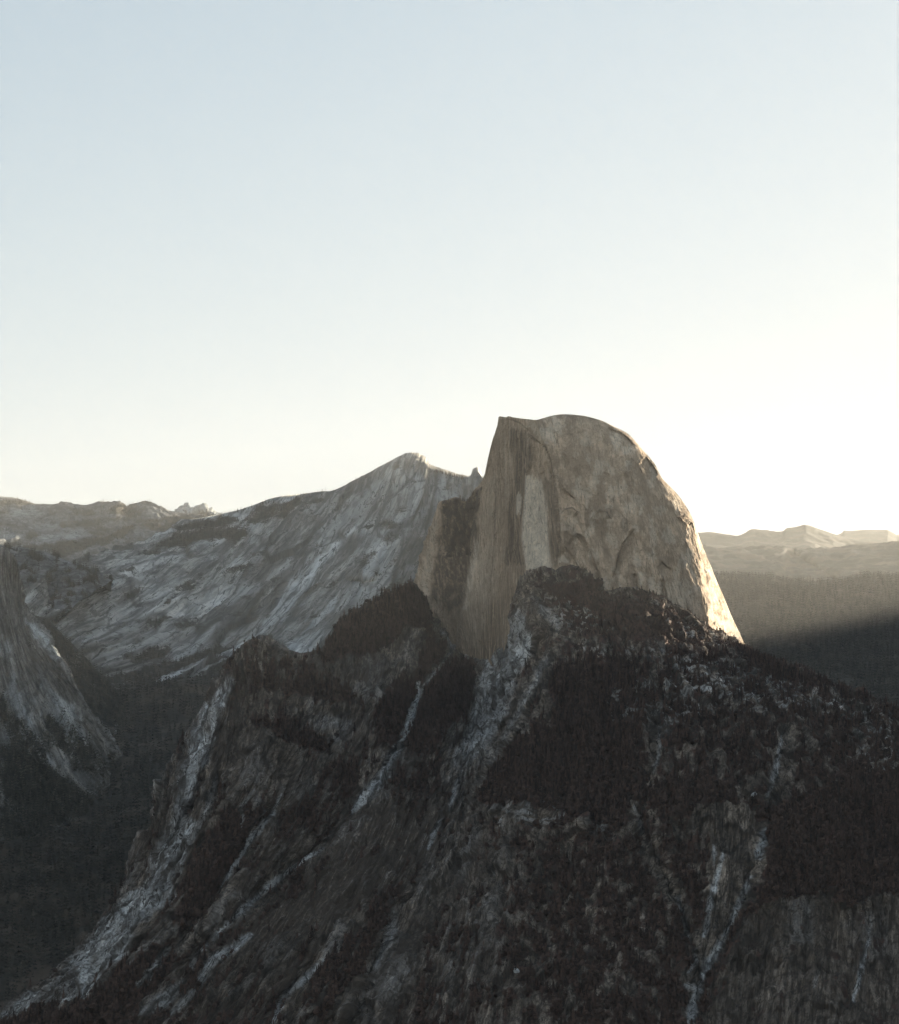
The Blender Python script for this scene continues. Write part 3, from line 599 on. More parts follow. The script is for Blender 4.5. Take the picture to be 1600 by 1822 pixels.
        add_poly(bare, wu, wv, [(1385, 1290), (1420, 1290), (1420, 1360), (1410, 1430), (1375, 1440), (1365, 1420)], 0.75, 8)
        add_poly(bare, wu, wv, [(1310, 1410), (1335, 1380), (1345, 1420), (1330, 1430)], 0.7, 6)
        for ln, w, q in (([(745, 1215), (742, 1240), (730, 1275), (725, 1300), (705, 1335), (690, 1360), (675, 1392), (650, 1416), (625, 1446)], 7.5, 0.9),
                         ([(800, 1165), (780, 1190), (762, 1215), (748, 1235)], 5, 0.45),
                         ([(690, 1385), (670, 1395), (650, 1418), (632, 1440)], 12, 0.75),
                         ([(500, 1412), (485, 1445), (460, 1480), (440, 1500), (420, 1535), (395, 1577)], 5, 0.7),
                         ([(455, 1400), (440, 1425), (432, 1440), (430, 1480)], 3.0, 0.4),
                         ([(385, 1380), (370, 1440), (350, 1480)], 6, 0.4),
                         ([(572, 1508), (545, 1528), (520, 1548), (490, 1568), (440, 1610), (400, 1650), (360, 1692)], 5, 0.75),
                         ([(445, 1662), (410, 1690), (385, 1705), (368, 1722), (355, 1748)], 9, 0.7),
                         ([(575, 1705), (540, 1745), (512, 1768), (498, 1792), (484, 1824)], 6, 0.7),
                         ([(300, 1690), (280, 1715), (262, 1745), (245, 1752)], 8, 0.5),
                         ([(322, 1748), (300, 1772), (275, 1790), (250, 1802)], 12, 0.5), ([(350, 1700), (335, 1725)], 6, 0.4),
                         ([(345, 1760), (330, 1780), (300, 1806)], 7, 0.4),
                         ([(822, 1370), (806, 1410), (800, 1442)], 5, 0.6), ([(783, 1460), (770, 1490), (762, 1509)], 5, 0.6),
                         ([(1392, 1310), (1385, 1350), (1372, 1400), (1366, 1415)], 4, 0.55),
                         ([(1358, 1475), (1358, 1500), (1350, 1528)], 6, 0.75), ([(1335, 1560), (1325, 1592), (1305, 1630), (1290, 1668)], 5, 0.65),
                         ([(1288, 1515), (1278, 1555), (1268, 1590), (1255, 1650), (1250, 1665)], 5.5, 0.6),
                         ([(1292, 1655), (1275, 1690), (1255, 1725), (1245, 1755)], 6, 0.75), ([(1238, 1762), (1232, 1800), (1228, 1830)], 8, 0.6),
                         ([(1237, 1690), (1238, 1706), (1222, 1730)], 4, 0.5), ([(1215, 1752), (1245, 1762)], 5, 0.45),
                         ([(1548, 1670), (1540, 1700), (1530, 1740), (1520, 1782)], 4.5, 0.7), ([(1550, 1630), (1548, 1668)], 2.5, 0.4),
                         ([(1438, 1600), (1436, 1630)], 4, 0.35), ([(1460, 1720), (1448, 1755)], 4, 0.3),
                         ([(1172, 1300), (1175, 1335), (1163, 1372)], 3, 0.4), ([(1128, 1435), (1145, 1480)], 5, 0.35), ([(1203, 1585), (1210, 1620), (1225, 1680)], 3, 0.4),
                         ([(870, 1545), (880, 1560)], 2.5, 0.8), ([(1270, 1505), (1272, 1540)], 3, 0.35)):
            add_line(ln_, wu * 0.5 + u * 0.5, wv * 0.5 + v * 0.5, ln, w, min(1.0, q * 1.25)); add_line(bare, wu, wv, ln, w * 1.2, 1.0)
        # broken ledges of paler rock among the trees
        led = fbm(s / 26, t / 9, 4, 17)
        led2 = fbm(s / 30 + 4, t / 26, 4, 18) * (1 - left) + left * fbm(s / 10, t / 90, 4, 19)
        for pg, q in (([(1180, 1165), (1300, 1175), (1420, 1215), (1580, 1262), (1600, 1330), (1450, 1270), (1350, 1262), (1180, 1225)], 1.0),
                      ([(1010, 1140), (1100, 1150), (1200, 1150), (1200, 1170), (1050, 1165)], 0.7),
                      ([(1080, 1220), (1250, 1190), (1320, 1260), (1180, 1300), (1080, 1290)], 0.75),
                      ([(870, 1430), (1000, 1420), (1010, 1465), (880, 1470)], 0.9), ([(1030, 1450), (1090, 1455), (1080, 1500), (1030, 1480)], 0.7),
                      ([(940, 1060), (1010, 1060), (1110, 1120), (1000, 1120)], 0.7), ([(1170, 1075), (1260, 1110), (1300, 1150), (1220, 1140)], 0.9),
                      ([(1500, 1300), (1600, 1310), (1600, 1380), (1540, 1370)], 0.7)):
            z = np.zeros(u.shape); add_poly(z, wu, wv, pg, q, 14)
            e = z * sstep(0.02, 0.3, led)
            bare[:] = np.maximum(bare, e); pa[:] = np.maximum(pa, 0.55 * e)
        bare[:] = sstep(0.22, 0.6, bare + 0.36 * brk * (bare > 0.02)); pa *= np.clip(0.85 + 0.5 * fbm(s / 9, t / 40, 3, 96), 0.2, 1.1)
        clean = np.zeros(u.shape); cu_, cv_ = wu * 0.5 + u * 0.5, wv * 0.5 + v * 0.5      # slabs scoured clean
        for pg in (slab, [(900, 1105), (926, 1085), (938, 1120), (946, 1160), (925, 1195), (908, 1250), (882, 1295), (862, 1345), (830, 1362), (800, 1366), (818, 1320), (838, 1270), (852, 1210), (868, 1165)],
                   [(985, 1150), (1000, 1160), (955, 1230), (925, 1290), (888, 1358), (856, 1400), (880, 1330), (905, 1280), (935, 1215)],
                   [(1252, 1436), (1328, 1428), (1345, 1470), (1362, 1500), (1352, 1545), (1328, 1600), (1288, 1680), (1240, 1762), (1228, 1830), (1222, 1760), (1245, 1660), (1264, 1590), (1264, 1500)],
                   [(735, 1580), (700, 1612), (672, 1690), (642, 1760), (610, 1830), (670, 1830), (705, 1760), (735, 1680), (770, 1600)]):
            add_poly(clean, cu_, cv_, pg, 0.95, 3)
        bare[:] = np.maximum(bare, clean)
        spots = sstep(0.25, 0.6, led2) * (1 - thick) * (0.5 + 0.35 * left)
        bare[:] = np.maximum(bare, spots)
        ve[:] = ve * (1 - bare * 0.92)
        ve[:] = np.clip(ve + (0.5 * fbm(s / 26, t / 30, 5, 33) * (1 - left) + 0.6 * fbm(s / 8, t / 100, 5, 34) * left) * (1 - 0.6 * bare) * (1 - 0.7 * thick), 0, 1.1)
        # trees stand where the cover is
        hh = np.clip(a['h'], -1.2, 1.2)                 # plants in gullies, clean ribs; the tones also stand in for relief shading
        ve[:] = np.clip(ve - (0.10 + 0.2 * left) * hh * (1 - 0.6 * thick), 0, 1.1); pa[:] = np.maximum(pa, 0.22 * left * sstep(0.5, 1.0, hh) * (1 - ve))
        pa[:] = np.maximum(pa, ln_ * np.clip(0.95 + 0.5 * fbm(s / 5, t / 25, 3, 98), 0.55, 1)); ve *= 1 - ln_; st *= 1 - ln_
        tr[:] = np.clip((ve - 0.45) * 2.4, 0, 1) * (1 - bare) + 0.05 * (ve > 0.35)
        tr[:] = np.where(bare > 0.5, tr * 0.04, tr)
        z = np.zeros(u.shape); a['streak'][:] = np.maximum(a['streak'], 0.8 * sstep(1590, 1630, v) * sstep(1230, 1290, u)); add_poly(z, wu, wv, [(1350, 1612), (1385, 1596), (1430, 1590), (1470, 1578), (1492, 1600), (1515, 1614), (1545, 1596), (1580, 1588), (1620, 1576), (1640, 1860), (1240, 1860), (1280, 1700)], 1.0, 6); tr *= 1 - 0.85 * z
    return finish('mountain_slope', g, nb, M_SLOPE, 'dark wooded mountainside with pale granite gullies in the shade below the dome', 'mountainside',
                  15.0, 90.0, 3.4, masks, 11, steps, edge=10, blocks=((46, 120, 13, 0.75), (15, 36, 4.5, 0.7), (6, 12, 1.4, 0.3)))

# ------------------------------------------------------------------ the pale mountain behind, and the canyon to the left
def build_pale_mountain():
    rows = [  # crest, then down the slabs to the lower left
        [(330, 926), (262, 958), (180, 985), (110, 1010), (60, 1040), (0, 1080)],
        [(385, 918), (310, 962), (225, 1005), (150, 1050), (90, 1085), (30, 1130)],
        [(440, 905), (365, 965), (275, 1030), (190, 1085), (115, 1118), (60, 1170)],
        [(480, 891), (410, 968), (315, 1050), (215, 1115), (130, 1150), (80, 1210)],
        [(525, 886), (450, 972), (355, 1065), (250, 1140), (150, 1180), (100, 1250)],
        [(562, 881), (495, 975), (400, 1080), (290, 1165), (180, 1212), (130, 1290)],
        [(592, 877), (530, 970), (435, 1085), (325, 1185), (205, 1240), (160, 1320)],
        [(632, 858), (575, 965), (480, 1085), (365, 1200), (235, 1268), (190, 1350)],
        [(692, 828), (630, 955), (530, 1085), (415, 1200), (290, 1285), (240, 1370)],
        [(718, 817), (670, 945), (575, 1080), (460, 1200), (340, 1300), (290, 1390)],
        [(740, 815), (700, 940), (615, 1080), (505, 1200), (390, 1310), (340, 1400)],
        [(755, 822), (728, 940), (650, 1080), (545, 1205), (440, 1320), (390, 1410)],
        [(766, 834), (755, 945), (690, 1085), (590, 1210), (490, 1330), (450, 1420)],
        [(800, 845), (790, 950), (735, 1090), (640, 1215), (550, 1340), (510, 1430)],
        [(830, 853), (825, 955), (780, 1095), (690, 1220), (610, 1350), (570, 1440)],
        [(837, 852), (832, 956), (788, 1096), (698, 1221), (618, 1351), (578, 1441)],
        [(841, 843), (836, 957), (793, 1096), (704, 1222), (624, 1352), (584, 1442)],
        [(846, 840), (841, 958), (799, 1097), (711, 1223), (632, 1353), (592, 1443)],
        [(852, 842), (848, 960), (808, 1098), (722, 1225), (644, 1355), (604, 1445)],
        [(856, 852), (853, 962), (815, 1099), (732, 1227), (656, 1357), (616, 1447)],
        [(860, 858), (860, 965), (825, 1100), (745, 1230), (670, 1360), (630, 1450)],
        [(886, 822), (890, 960), (850, 1100), (770, 1230), (700, 1360), (660, 1450)],
        [(930, 795), (935, 960), (900, 1110), (830, 1240), (760, 1370), (720, 1460)],
        [(1010, 790), (1010, 980), (990, 1120), (920, 1250), (850, 1380), (810, 1470)],
        [(1090, 800), (1090, 1000), (1070, 1130), (1010, 1260), (940, 1390), (900, 1480)],
        [(1150, 850), (1150, 1020), (1130, 1140), (1080, 1270), (1010, 1400), (970, 1490)],
        [(1215, 960), (1215, 1060), (1200, 1160), (1150, 1280), (1090, 1410), (1050, 1500)]]
    D = [8500, 7850, 7250, 6650, 6150, 5800]
    near = {886: 7200, 930: 6500, 1010: 6100, 1090: 6100, 1150: 6200, 1215: 6400}       # hidden crest behind the dome, raised and moved nearer to shade the left valley
    cols = [[(u, v, (near[r[0][0]] - 130 * i) if r[0][0] in near else D[i] + (740 - r[0][0]) * 1.2) for i, (u, v) in enumerate(r)] for r in rows]
    g, nb = net(cols, 560, 330)
    steps = [([(722, 850), (712, 880), (680, 900), (690, 935), (650, 1000), (600, 1040)], 60, 10, 200),
             ([(690, 960), (670, 1000), (665, 1040)], -70, 5, 60), ([(610, 1010), (650, 990), (660, 960)], -40, 6, 40),
             ([(690, 935), (720, 943), (760, 950)], -50, 4, 60),
             ([(580, 1030), (520, 1090), (450, 1150)], 60, 8, 0), ([(510, 1030), (480, 1060), (440, 1100)], 30, 6, 0), ([(620, 960), (560, 1010), (470, 1110), (380, 1180)], 40, 10, 0),
             ([(160, 1180), (260, 1175), (340, 1180), (420, 1150)], -50, 6, 40), ([(250, 1130), (330, 1120), (420, 1115)], -40, 5, 30)]
    def masks(a, wu, wv, u, v, s, t):
        ve, pa, st, tr = a['veg'], a['pale'], a['stain'], a['trees']
        add_poly(st, wu, wv, [(690, 828), (735, 812), (770, 835), (760, 850), (735, 845)], 0.7, 6)
        ve[:] = 0.16
        big = fbm(s / 170, t / 520, 4, 5)
        pa[:] = 0.6 * sstep(-0.05, 0.55, big)
        st[:] = np.maximum(st, 0.85 * sstep(-0.1, 0.45, fbm(s / 55, t / 420, 4, 6)) * np.clip(0.75 + 0.6 * fbm(s / 300, t / 500, 2, 66), 0, 1))
        for pg, q in (([(330, 940), (450, 905), (560, 884), (575, 890), (500, 925), (420, 960), (330, 975), (240, 985)], 0.62),
                      ([(300, 935), (420, 918), (440, 930), (330, 950)], 0.7),
                      ([(690, 925), (680, 900), (690, 935), (655, 930), (660, 920)], 0.55),
                      ([(655, 940), (690, 920), (700, 945), (690, 935)], 0.6),
                      ([(200, 1165), (260, 1155), (330, 1150), (290, 1170), (230, 1175)], 0.9),
                      ([(250, 1105), (300, 1098), (310, 1112), (270, 1118)], 0.9), ([(250, 1117), (310, 1114), (300, 1122)], 0.9), ([(300, 1100), (322, 1095), (318, 1106)], 0.9),
                      ([(225, 1055), (280, 1035), (245, 1058), (222, 1068)], 0.85), ([(255, 1085), (312, 1058), (310, 1064), (260, 1092)], 0.9), ([(232, 1085), (280, 1060), (240, 1085)], 0.8),
                      ([(230, 1120), (420, 1110), (400, 1118), (240, 1128)], 0.45),
                      ([(175, 1205), (270, 1180), (400, 1150), (480, 1130), (520, 1160), (450, 1190), (400, 1230), (330, 1280), (250, 1300), (210, 1270)], 0.75),
                      ([(560, 1165), (600, 1110), (640, 1080), (680, 1060), (600, 1200)], 0.45),
                      ([(440, 1000), (500, 985), (480, 1020), (430, 1040)], 0.35), ([(640, 990), (670, 965), (665, 1010), (620, 1040)], 0.4)):
            add_poly(ve, wu, wv, pg, q, 7)
        for ln, w, q in (([(640, 930), (600, 965), (575, 990), (560, 1010), (545, 1040), (520, 1075), (470, 1110)], 8, 0.75),
                         ([(548, 1022), (525, 1050), (500, 1075), (480, 1110)], 9, 0.9), ([(600, 1060), (560, 1110), (520, 1150), (505, 1165)], 6, 0.85),
                         ([(700, 840), (650, 890), (580, 950)], 14, 0.4), ([(760, 900), (720, 930), (700, 940)], 10, 0.4),
                         ([(470, 1120), (430, 1150), (380, 1170), (320, 1195), (275, 1215), (265, 1235)], 4, 0.9), ([(410, 1170), (360, 1195), (330, 1215)], 2.5, 0.6),
                         ([(700, 965), (680, 1000), (668, 1040)], 3, 0.6), ([(735, 1010), (670, 1045), (620, 1070), (580, 1090)], 7, 0.5),
                         ([(300, 1050), (230, 1110), (150, 1150)], 12, 0.5), ([(350, 1080), (270, 1140), (170, 1170)], 14, 0.5), ([(400, 1110), (350, 1150), (300, 1170)], 14, 0.7),
                         ([(330, 990), (250, 1010)], 8, 0.6), ([(460, 1040), (400, 1080)], 10, 0.5), ([(235, 1225), (245, 1265)], 4, 0.5), ([(300, 1310), (345, 1290)], 4, 0.6)):
            add_line(pa, wu, wv, ln, w, q); add_line(ve, wu, wv, ln, w, 0)
            z = np.zeros(u.shape); add_line(z, wu, wv, ln, w, 1.0); ve[:] *= 1 - 0.9 * z
        ve[:] = np.clip(ve + 0.3 * fbm(s / 120, t / 260, 4, 35) + 0.25 * sstep(0.15, 0.5, fbm(u / 90, v / 16 + u / 90, 4, 37)), 0, 1)
        tr[:] = np.clip((ve - 0.42) * 2, 0, 1)
    return finish('pale_mountain', g, nb, M_SLAB, 'pale bare granite mountain with long diagonal slabs rising behind the dome on the left', 'mountain',
                  12.0, 190.0, 3.6, masks, 23, steps, edge=6, crest_k=0.12, blocks=((210, 1100, 34, 0.95), (75, 480, 10, 0.5)))

def simple(name, cols, nu, nv, mat, label, cat, amp, wl, st, mk, seed, steps=(), edge=5, back=((5, 90), (26, 420), (90, 1100)), crest_k=0.25, blocks=()):
    g, nb = net(cols, nu, nv, back)
    return finish(name, g, nb, mat, label, cat, amp, wl, st, mk, seed, steps, edge=edge, crest_k=crest_k, blocks=blocks)

def build_left_cliff():
    C = [[(-200, 930), (-195, 1040), (-170, 1190), (-120, 1330), (-60, 1440), (0, 1500)],
         [(-70, 955), (-65, 1060), (-40, 1195), (0, 1320), (50, 1420), (100, 1480)],
         [(-10, 975), (-3, 1070), (25, 1190), (60, 1300), (100, 1395), (150, 1450)],
         [(15, 986), (20, 1072), (50, 1180), (95, 1280), (135, 1370), (180, 1420)],
         [(31, 1003), (33, 1078), (66, 1165), (120, 1262), (158, 1340), (195, 1390)],
         [(37, 1035), (40, 1088), (76, 1152), (132, 1248), (172, 1318), (205, 1370)],
         [(41, 1070), (50, 1098), (86, 1145), (140, 1235), (182, 1302), (215, 1350)],
         [(46, 1095), (62, 1110), (100, 1160), (150, 1238), (190, 1298), (222, 1340)]]
    D = [[4850 + 0.5 * i, 4822 + 0.6 * i, 4640 + 4 * i, 4470 + 5 * i, 4330 + 6 * i, 4230 + 6 * i] for i in (-3, 0, 1, 2, 3, 3, 1, -3)]
    cols = [[(u, v, D[i][j]) for j, (u, v) in enumerate(c)] for i, c in enumerate(C)]
    def mk(a, wu, wv, u, v, s, t):
        ve, pa, st, tr = a['veg'], a['pale'], a['stain'], a['trees']
        ve[:] = 0.2 + 0.42 * sstep(1210, 1390, v - (u - 80) * 0.4)
        add_poly(ve, wu, wv, [(0, 1350), (60, 1340), (130, 1390), (200, 1430), (0, 1520)], 0.85, 14)
        add_poly(ve, wu, wv, [(70, 1240), (110, 1300), (150, 1340), (120, 1350), (80, 1290)], 0.6, 8)
        z = np.zeros(u.shape); add_poly(z, wu, wv, [(-100, 960), (30, 1000), (45, 1100), (40, 1140), (-60, 1200)], 1.0, 6)
        ve *= 1 - 0.8 * z
        for pg, q in (([(48, 1100), (70, 1115), (103, 1160), (100, 1175), (60, 1140)], 0.9), ([(62, 1180), (90, 1220), (130, 1250), (150, 1300), (155, 1325), (130, 1330), (95, 1270)], 0.7),
                      ([(20, 1200), (60, 1290), (50, 1300), (10, 1240)], 0.5), ([(0, 1280), (60, 1300), (100, 1360), (60, 1360), (0, 1330)], 0.35), ([(0, 1130), (20, 1150), (15, 1180), (0, 1160)], 0.5)):
            add_poly(pa, wu, wv, pg, q, 6)
        st[:] = z * 0.75 * sstep(-0.1, 0.5, fbm(s / 14, t / 400, 3, 8)) + (1 - z) * 0.5 * sstep(0.1, 0.5, fbm(s / 40, t / 300, 3, 9))
        ve[:] = np.clip(ve + 0.35 * fbm(s / 60, t / 220, 4, 36), 0, 1); tr[:] = np.clip((ve - 0.4) * 2.2, 0, 1)
    return simple('granite_cliff', cols, 170, 330, M_CLIFF, 'steep grey granite cliff with slabs below it at the left edge', 'cliff', 11, 80, 4.0, mk, 41, edge=10, crest_k=0.08, blocks=((34, 130, 14, 0.5), (12, 45, 4, 0.4)), back=((1.5, 14), (8, 60), (60, 500)))

def ridge_cols(sky, foot_v, d0, d1, n=5, du=0.0):
    out = []
    for (u, v) in sky:
        out.append([(u + du * k / (n - 1), v + (foot_v - v) * k / (n - 1), d0 + (d1 - d0) * k / (n - 1)) for k in range(n)])
    return out
def forest_mask(base, amp=0.35, wl=200, pale_q=0.0, tmul=2.0, tb=0.4):
    def mk(a, wu, wv, u, v, s, t):
        a['veg'][:] = np.clip(base + amp * fbm(s / wl, t / wl, 5, 77), 0, 1.1)
        if pale_q: a['pale'][:] = pale_q * sstep(0.0, 0.5, fbm(s / (wl * 1.4), t / (wl * 0.7), 4, 78))
        a['trees'][:] = np.clip((a['veg'] - tb) * tmul, 0, 1)
    return mk

dome = build_dome()
slope = build_slope()
pale = build_pale_mountain()
cliff = build_left_cliff()

# canyon side between the cliff and the pale mountain
canyon = simple('canyon_side', ridge_cols([(-60, 1040), (20, 1070), (60, 1098), (90, 1112), (125, 1150), (165, 1188), (205, 1228), (245, 1268), (300, 1310), (360, 1350)], 1420, 5900, 5300, 5, 30),
                150, 110, M_CLIFF, 'dark wooded canyon side falling from the left cliff into the valley', 'canyon side', 14, 150, 1.5,
                forest_mask(0.75, 0.3, 120, 0.2), 43)
# far hump left
HUMP = [((-140, 985), (-160, 1160)), ((-40, 972), (-60, 1160)), ((10, 974), (-10, 1160)), ((75, 982), (25, 1155)), ((125, 1001), (50, 1145)), ((157, 1010), (70, 1130)), ((200, 1032), (92, 1112))]
hump = simple('wooded_hump', [[(c[0] + (b[0] - c[0]) * f, c[1] + (b[1] - c[1]) * f, 6900 - 500 * f) for f in (0, 0.25, 0.5, 0.75, 1)] for c, b in HUMP],
              190, 130, M_FAR, 'broad speckled granite hump behind the left cliff', 'hill', 10, 160, 1.0, forest_mask(0.27, 0.55, 40, 0.3, 1.3, 0.42), 45, crest_k=0.2, blocks=((60, 70, 8, 0.5),))
# far high country on the left skyline
def far_masks(a, wu, wv, u, v, s, t):
    ve, pa, tr = a['veg'], a['pale'], a['trees']
    ve[:] = 0.34 + 0.55 * fbm(u / 60, v / 14, 4, 80)
    for pg, q in (([(20, 905), (60, 900), (85, 915), (60, 922), (25, 918)], 0.55), ([(40, 925), (100, 935), (105, 943), (70, 945)], 0.5), ([(0, 935), (50, 945), (40, 955), (0, 960)], 0.6),
                  ([(60, 955), (150, 940), (165, 955), (110, 968), (50, 968)], 0.6), ([(250, 965), (310, 955), (300, 970), (260, 972)], 0.35),
                  ([(170, 960), (230, 935), (210, 960), (150, 985)], 0.35)):
        add_poly(pa, wu, wv, pg, q, 5); z = np.zeros(u.shape); add_poly(z, wu, wv, pg, 1.0, 5); ve[:] *= 1 - 0.8 * z
    for pg, q in (([(30, 970), (130, 966), (170, 958), (230, 935), (240, 945), (180, 975), (110, 985), (30, 978)], 0.8), ([(80, 930), (170, 920), (240, 918), (220, 930), (110, 938)], 0.55),
                  ([(230, 935), (330, 920), (400, 918), (380, 932), (280, 945)], 0.7), ([(230, 972), (310, 965), (300, 980), (240, 985)], 0.7), ([(180, 1015), (230, 1010), (240, 1025), (205, 1032)], 0.85)):
        add_poly(ve, wu, wv, pg, q, 6)
    ve[:] = np.clip(ve, 0, 1); tr[:] = np.clip((ve - 0.4) * 2, 0, 1)
far_left = simple('high_country', ridge_cols([(-150, 880), (-60, 876), (0, 885), (25, 888), (60, 897), (90, 898), (112, 896), (150, 899), (168, 896), (176, 893), (181, 894), (208, 894), (211, 892), (215, 897),
                  (226, 902), (240, 898), (262, 897), (285, 902), (300, 908), (312, 911), (330, 917), (355, 919), (380, 920), (410, 914), (460, 910), (560, 905)], 1080, 12500, 8200, 6, 0),
                  420, 170, M_FAR, 'rolling granite high country with scattered forest along the left skyline', 'hills', 16, 300, 0.9, far_masks, 47, crest_k=0.08, blocks=((160, 200, 22, 0.5), (50, 60, 6, 0.4)),
                  steps=[([(0, 960), (60, 968), (130, 966), (180, 955), (240, 935), (310, 945)], 160, 6, 60), ([(60, 922), (110, 936), (160, 938)], 120, 5, 50),
                         ([(110, 995), (190, 985), (240, 965), (300, 975)], 150, 6, 60)], edge=3)
# valley floor under the canyon
valley = simple('valley_floor', [[(u, 1235 + 20 * math.sin(u / 70.0), 6000), (u, 1330, 5500), (u, 1450, 5000), (u, 1600, 4500), (u, 1750, 4150), (u, 1950, 3800)] for u in (-260, -150, -50, 50, 150, 250, 350, 450, 560, 680)],
                170, 150, M_FOREST, 'dark forested valley floor in deep shade at lower left', 'valley floor', 12, 160, 1.0, forest_mask(0.85, 0.2, 150, 0.0, 2.5, 0.3), 49)
# right hand country
right_forest = simple('forest_slope', [[(u, v, 8300), (u + 6, 1075, 7500), (u + 12, 1130, 6800), (u + 18, 1200, 6050), (u + 24, 1290, 5300), (u + 30, 1400, 4700)] for u, v in
                      ((1050, 1026), (1150, 1025), (1240, 1027), (1290, 1027), (1340, 1031), (1385, 1038), (1430, 1042), (1470, 1039), (1510, 1035), (1545, 1028), (1600, 1030), (1680, 1020), (1800, 1012))],
                      300, 170, M_FOREST, 'hazy forested slope crossed by the shadow edge, right of the dome', 'forest slope', 22, 300, 1.2, forest_mask(0.8, 0.35, 220, 0.0, 2.2, 0.35), 51)
def hazy_masks(a, wu, wv, u, v, s, t):
    a['veg'][:] = np.clip(0.75 + 0.45 * fbm(u / 30, v / 18, 5, 83), 0, 1)
    for pg in ([(1360, 985), (1390, 980), (1385, 995)], [(1420, 985), (1450, 1000), (1490, 1025), (1470, 1018), (1440, 1000)], [(1500, 980), (1540, 985), (1520, 995)]):
        add_poly(a['pale'], wu, wv, pg, 0.5, 5)
mid_ridge = simple('wooded_ridge', ridge_cols([(1000, 985), (1150, 978), (1230, 972), (1265, 971), (1300, 974), (1350, 976), (1385, 974), (1420, 978), (1450, 976), (1490, 974), (1530, 969), (1570, 966), (1610, 963), (1700, 955), (1820, 950)], 1075, 11800, 9300, 5, 0),
                   260, 110, M_HAZY, 'hazy wooded ridge between the far peaks and the forest slope at right', 'ridge', 24, 500, 1.2, hazy_masks, 53, edge=4, crest_k=0.1,
                   steps=[([(1400, 978), (1440, 995), (1480, 1020), (1500, 1035)], 300, 6, 90)])
far_ridge = simple('peak_ridge', ridge_cols([(980, 965), (1120, 958), (1200, 950), (1248, 948), (1262, 947), (1285, 950), (1302, 953), (1317, 953), (1330, 948), (1341, 943), (1352, 945), (1380, 946), (1393, 945), (1400, 940), (1412, 939),
                    (1422, 937), (1432, 934), (1442, 936), (1455, 941), (1470, 946), (1485, 951), (1510, 958), (1540, 964), (1580, 968), (1650, 975), (1800, 985)], 1040, 15000, 12500, 5, 0),
                   320, 80, M_HAZY, 'pale hazy peaked ridge on the right skyline', 'ridge', 18, 600, 1.2, hazy_masks, 55, edge=4, crest_k=0.06)
mesa = simple('flat_ridge', ridge_cols([(1380, 975), (1440, 958), (1480, 954), (1496, 950), (1502, 945), (1515, 945.5), (1545, 943.5), (1575, 944), (1580, 944), (1590, 949), (1600, 953), (1640, 960), (1720, 962), (1850, 955)], 1030, 18000, 15500, 4, 0),
              160, 50, M_HAZY, 'faint flat topped ridge farthest away at the right edge', 'ridge', 12, 600, 1.0, hazy_masks, 57, edge=4, crest_k=0.05)
# the twin spires far away, their rock paled to stand in for sunlight
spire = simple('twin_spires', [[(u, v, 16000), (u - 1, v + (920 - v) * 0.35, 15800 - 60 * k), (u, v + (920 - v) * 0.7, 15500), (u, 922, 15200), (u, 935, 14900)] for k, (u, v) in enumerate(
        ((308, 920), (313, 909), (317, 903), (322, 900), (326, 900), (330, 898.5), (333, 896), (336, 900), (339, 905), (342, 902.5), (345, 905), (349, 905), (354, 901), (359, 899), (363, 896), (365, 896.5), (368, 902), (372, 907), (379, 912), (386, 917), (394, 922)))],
        160, 50, M_FAR, 'small jagged twin rock spires beyond the left skyline, paled as if sunlit', 'rock spires', 18, 150, 1.6,
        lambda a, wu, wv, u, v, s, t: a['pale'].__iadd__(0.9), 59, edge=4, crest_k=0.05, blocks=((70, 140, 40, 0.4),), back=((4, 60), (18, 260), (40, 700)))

# ground sheet to the horizon
def disc(name, r, z, mat, label, cat):
    me = bpy.data.meshes.new(name); n = 96
    vs_ = [(0, 0, z)] + [(r * math.cos(2 * math.pi * i / n), r * math.sin(2 * math.pi * i / n), z) for i in range(n)]
    me.from_pydata(vs_, [], [(0, 1 + i, 1 + (i + 1) % n) for i in range(n)]); me.materials.append(mat)
    o = bpy.data.objects.new(name, me); COL.objects.link(o); o['kind'] = 'structure'; o['label'] = label; o['category'] = cat
M_GROUND = plain_mat('wooded_ground', (0.035, 0.033, 0.025), (0.09, 0.085, 0.07), 0.002)
disc('ground', 90000, -1250, M_GROUND, 'dark wooded ground stretching to the horizon', 'ground')
# an unseen range outside the frame, its crest shaped to shade slopes and air
def world_ridge(name, crest, width, mat, label, cat, seed):
    c = np.array(crest, float); tt = even(260, np.linalg.norm(np.diff(c, axis=0), axis=1)); c = cr(c, tt)
    tan = np.gradient(c[:, :2], axis=0); tan /= np.linalg.norm(tan, axis=1, keepdims=True); nrm = np.stack([tan[:, 1], -tan[:, 0]], 1)
    w = np.linspace(-1, 1, 60); p = np.zeros((260, 60, 3))
    p[..., :2] = c[:, None, :2] + nrm[:, None, :] * (w * width)[None, :, None]
    p[..., 2] = -1300 + (c[:, None, 2] + 1300) * (1 - np.abs(w)[None, :] ** 1.3)
    p[..., 2] += 60 * fbm(p[..., 0] / 500, p[..., 1] / 500, 4, seed) * np.abs(w)[None, :] + 26 * fbm(p[..., 0] / 220, p[..., 1] / 220, 4, seed + 2)
    s, t = flow_coords(p); z = np.zeros(s.shape)
    return grid_mesh(name, p, {'streak': z + 1, 'joint': z, 'tone': z, 'veg': z + 0.6, 'pale': z, 'stain': z, 'flow': np.stack([s, t, z], -1)}, mat, label, cat)
world_ridge('shading_range', [(3150, -2500, 800), (3150, 500, 850), (3180, 3200, 840), (3180, 4700, 820), (3190, 5300, 700), (3195, 5750, 520), (3201, 6242, 446), (3230, 7400, 440), (3261, 8707, 458), (3602, 9173, 530), (4300, 10000, 650), (5500, 11500, 850)], 1500, M_FAR,
            'unseen wooded range right of the frame, shaped to shade the slopes', 'range', 61)

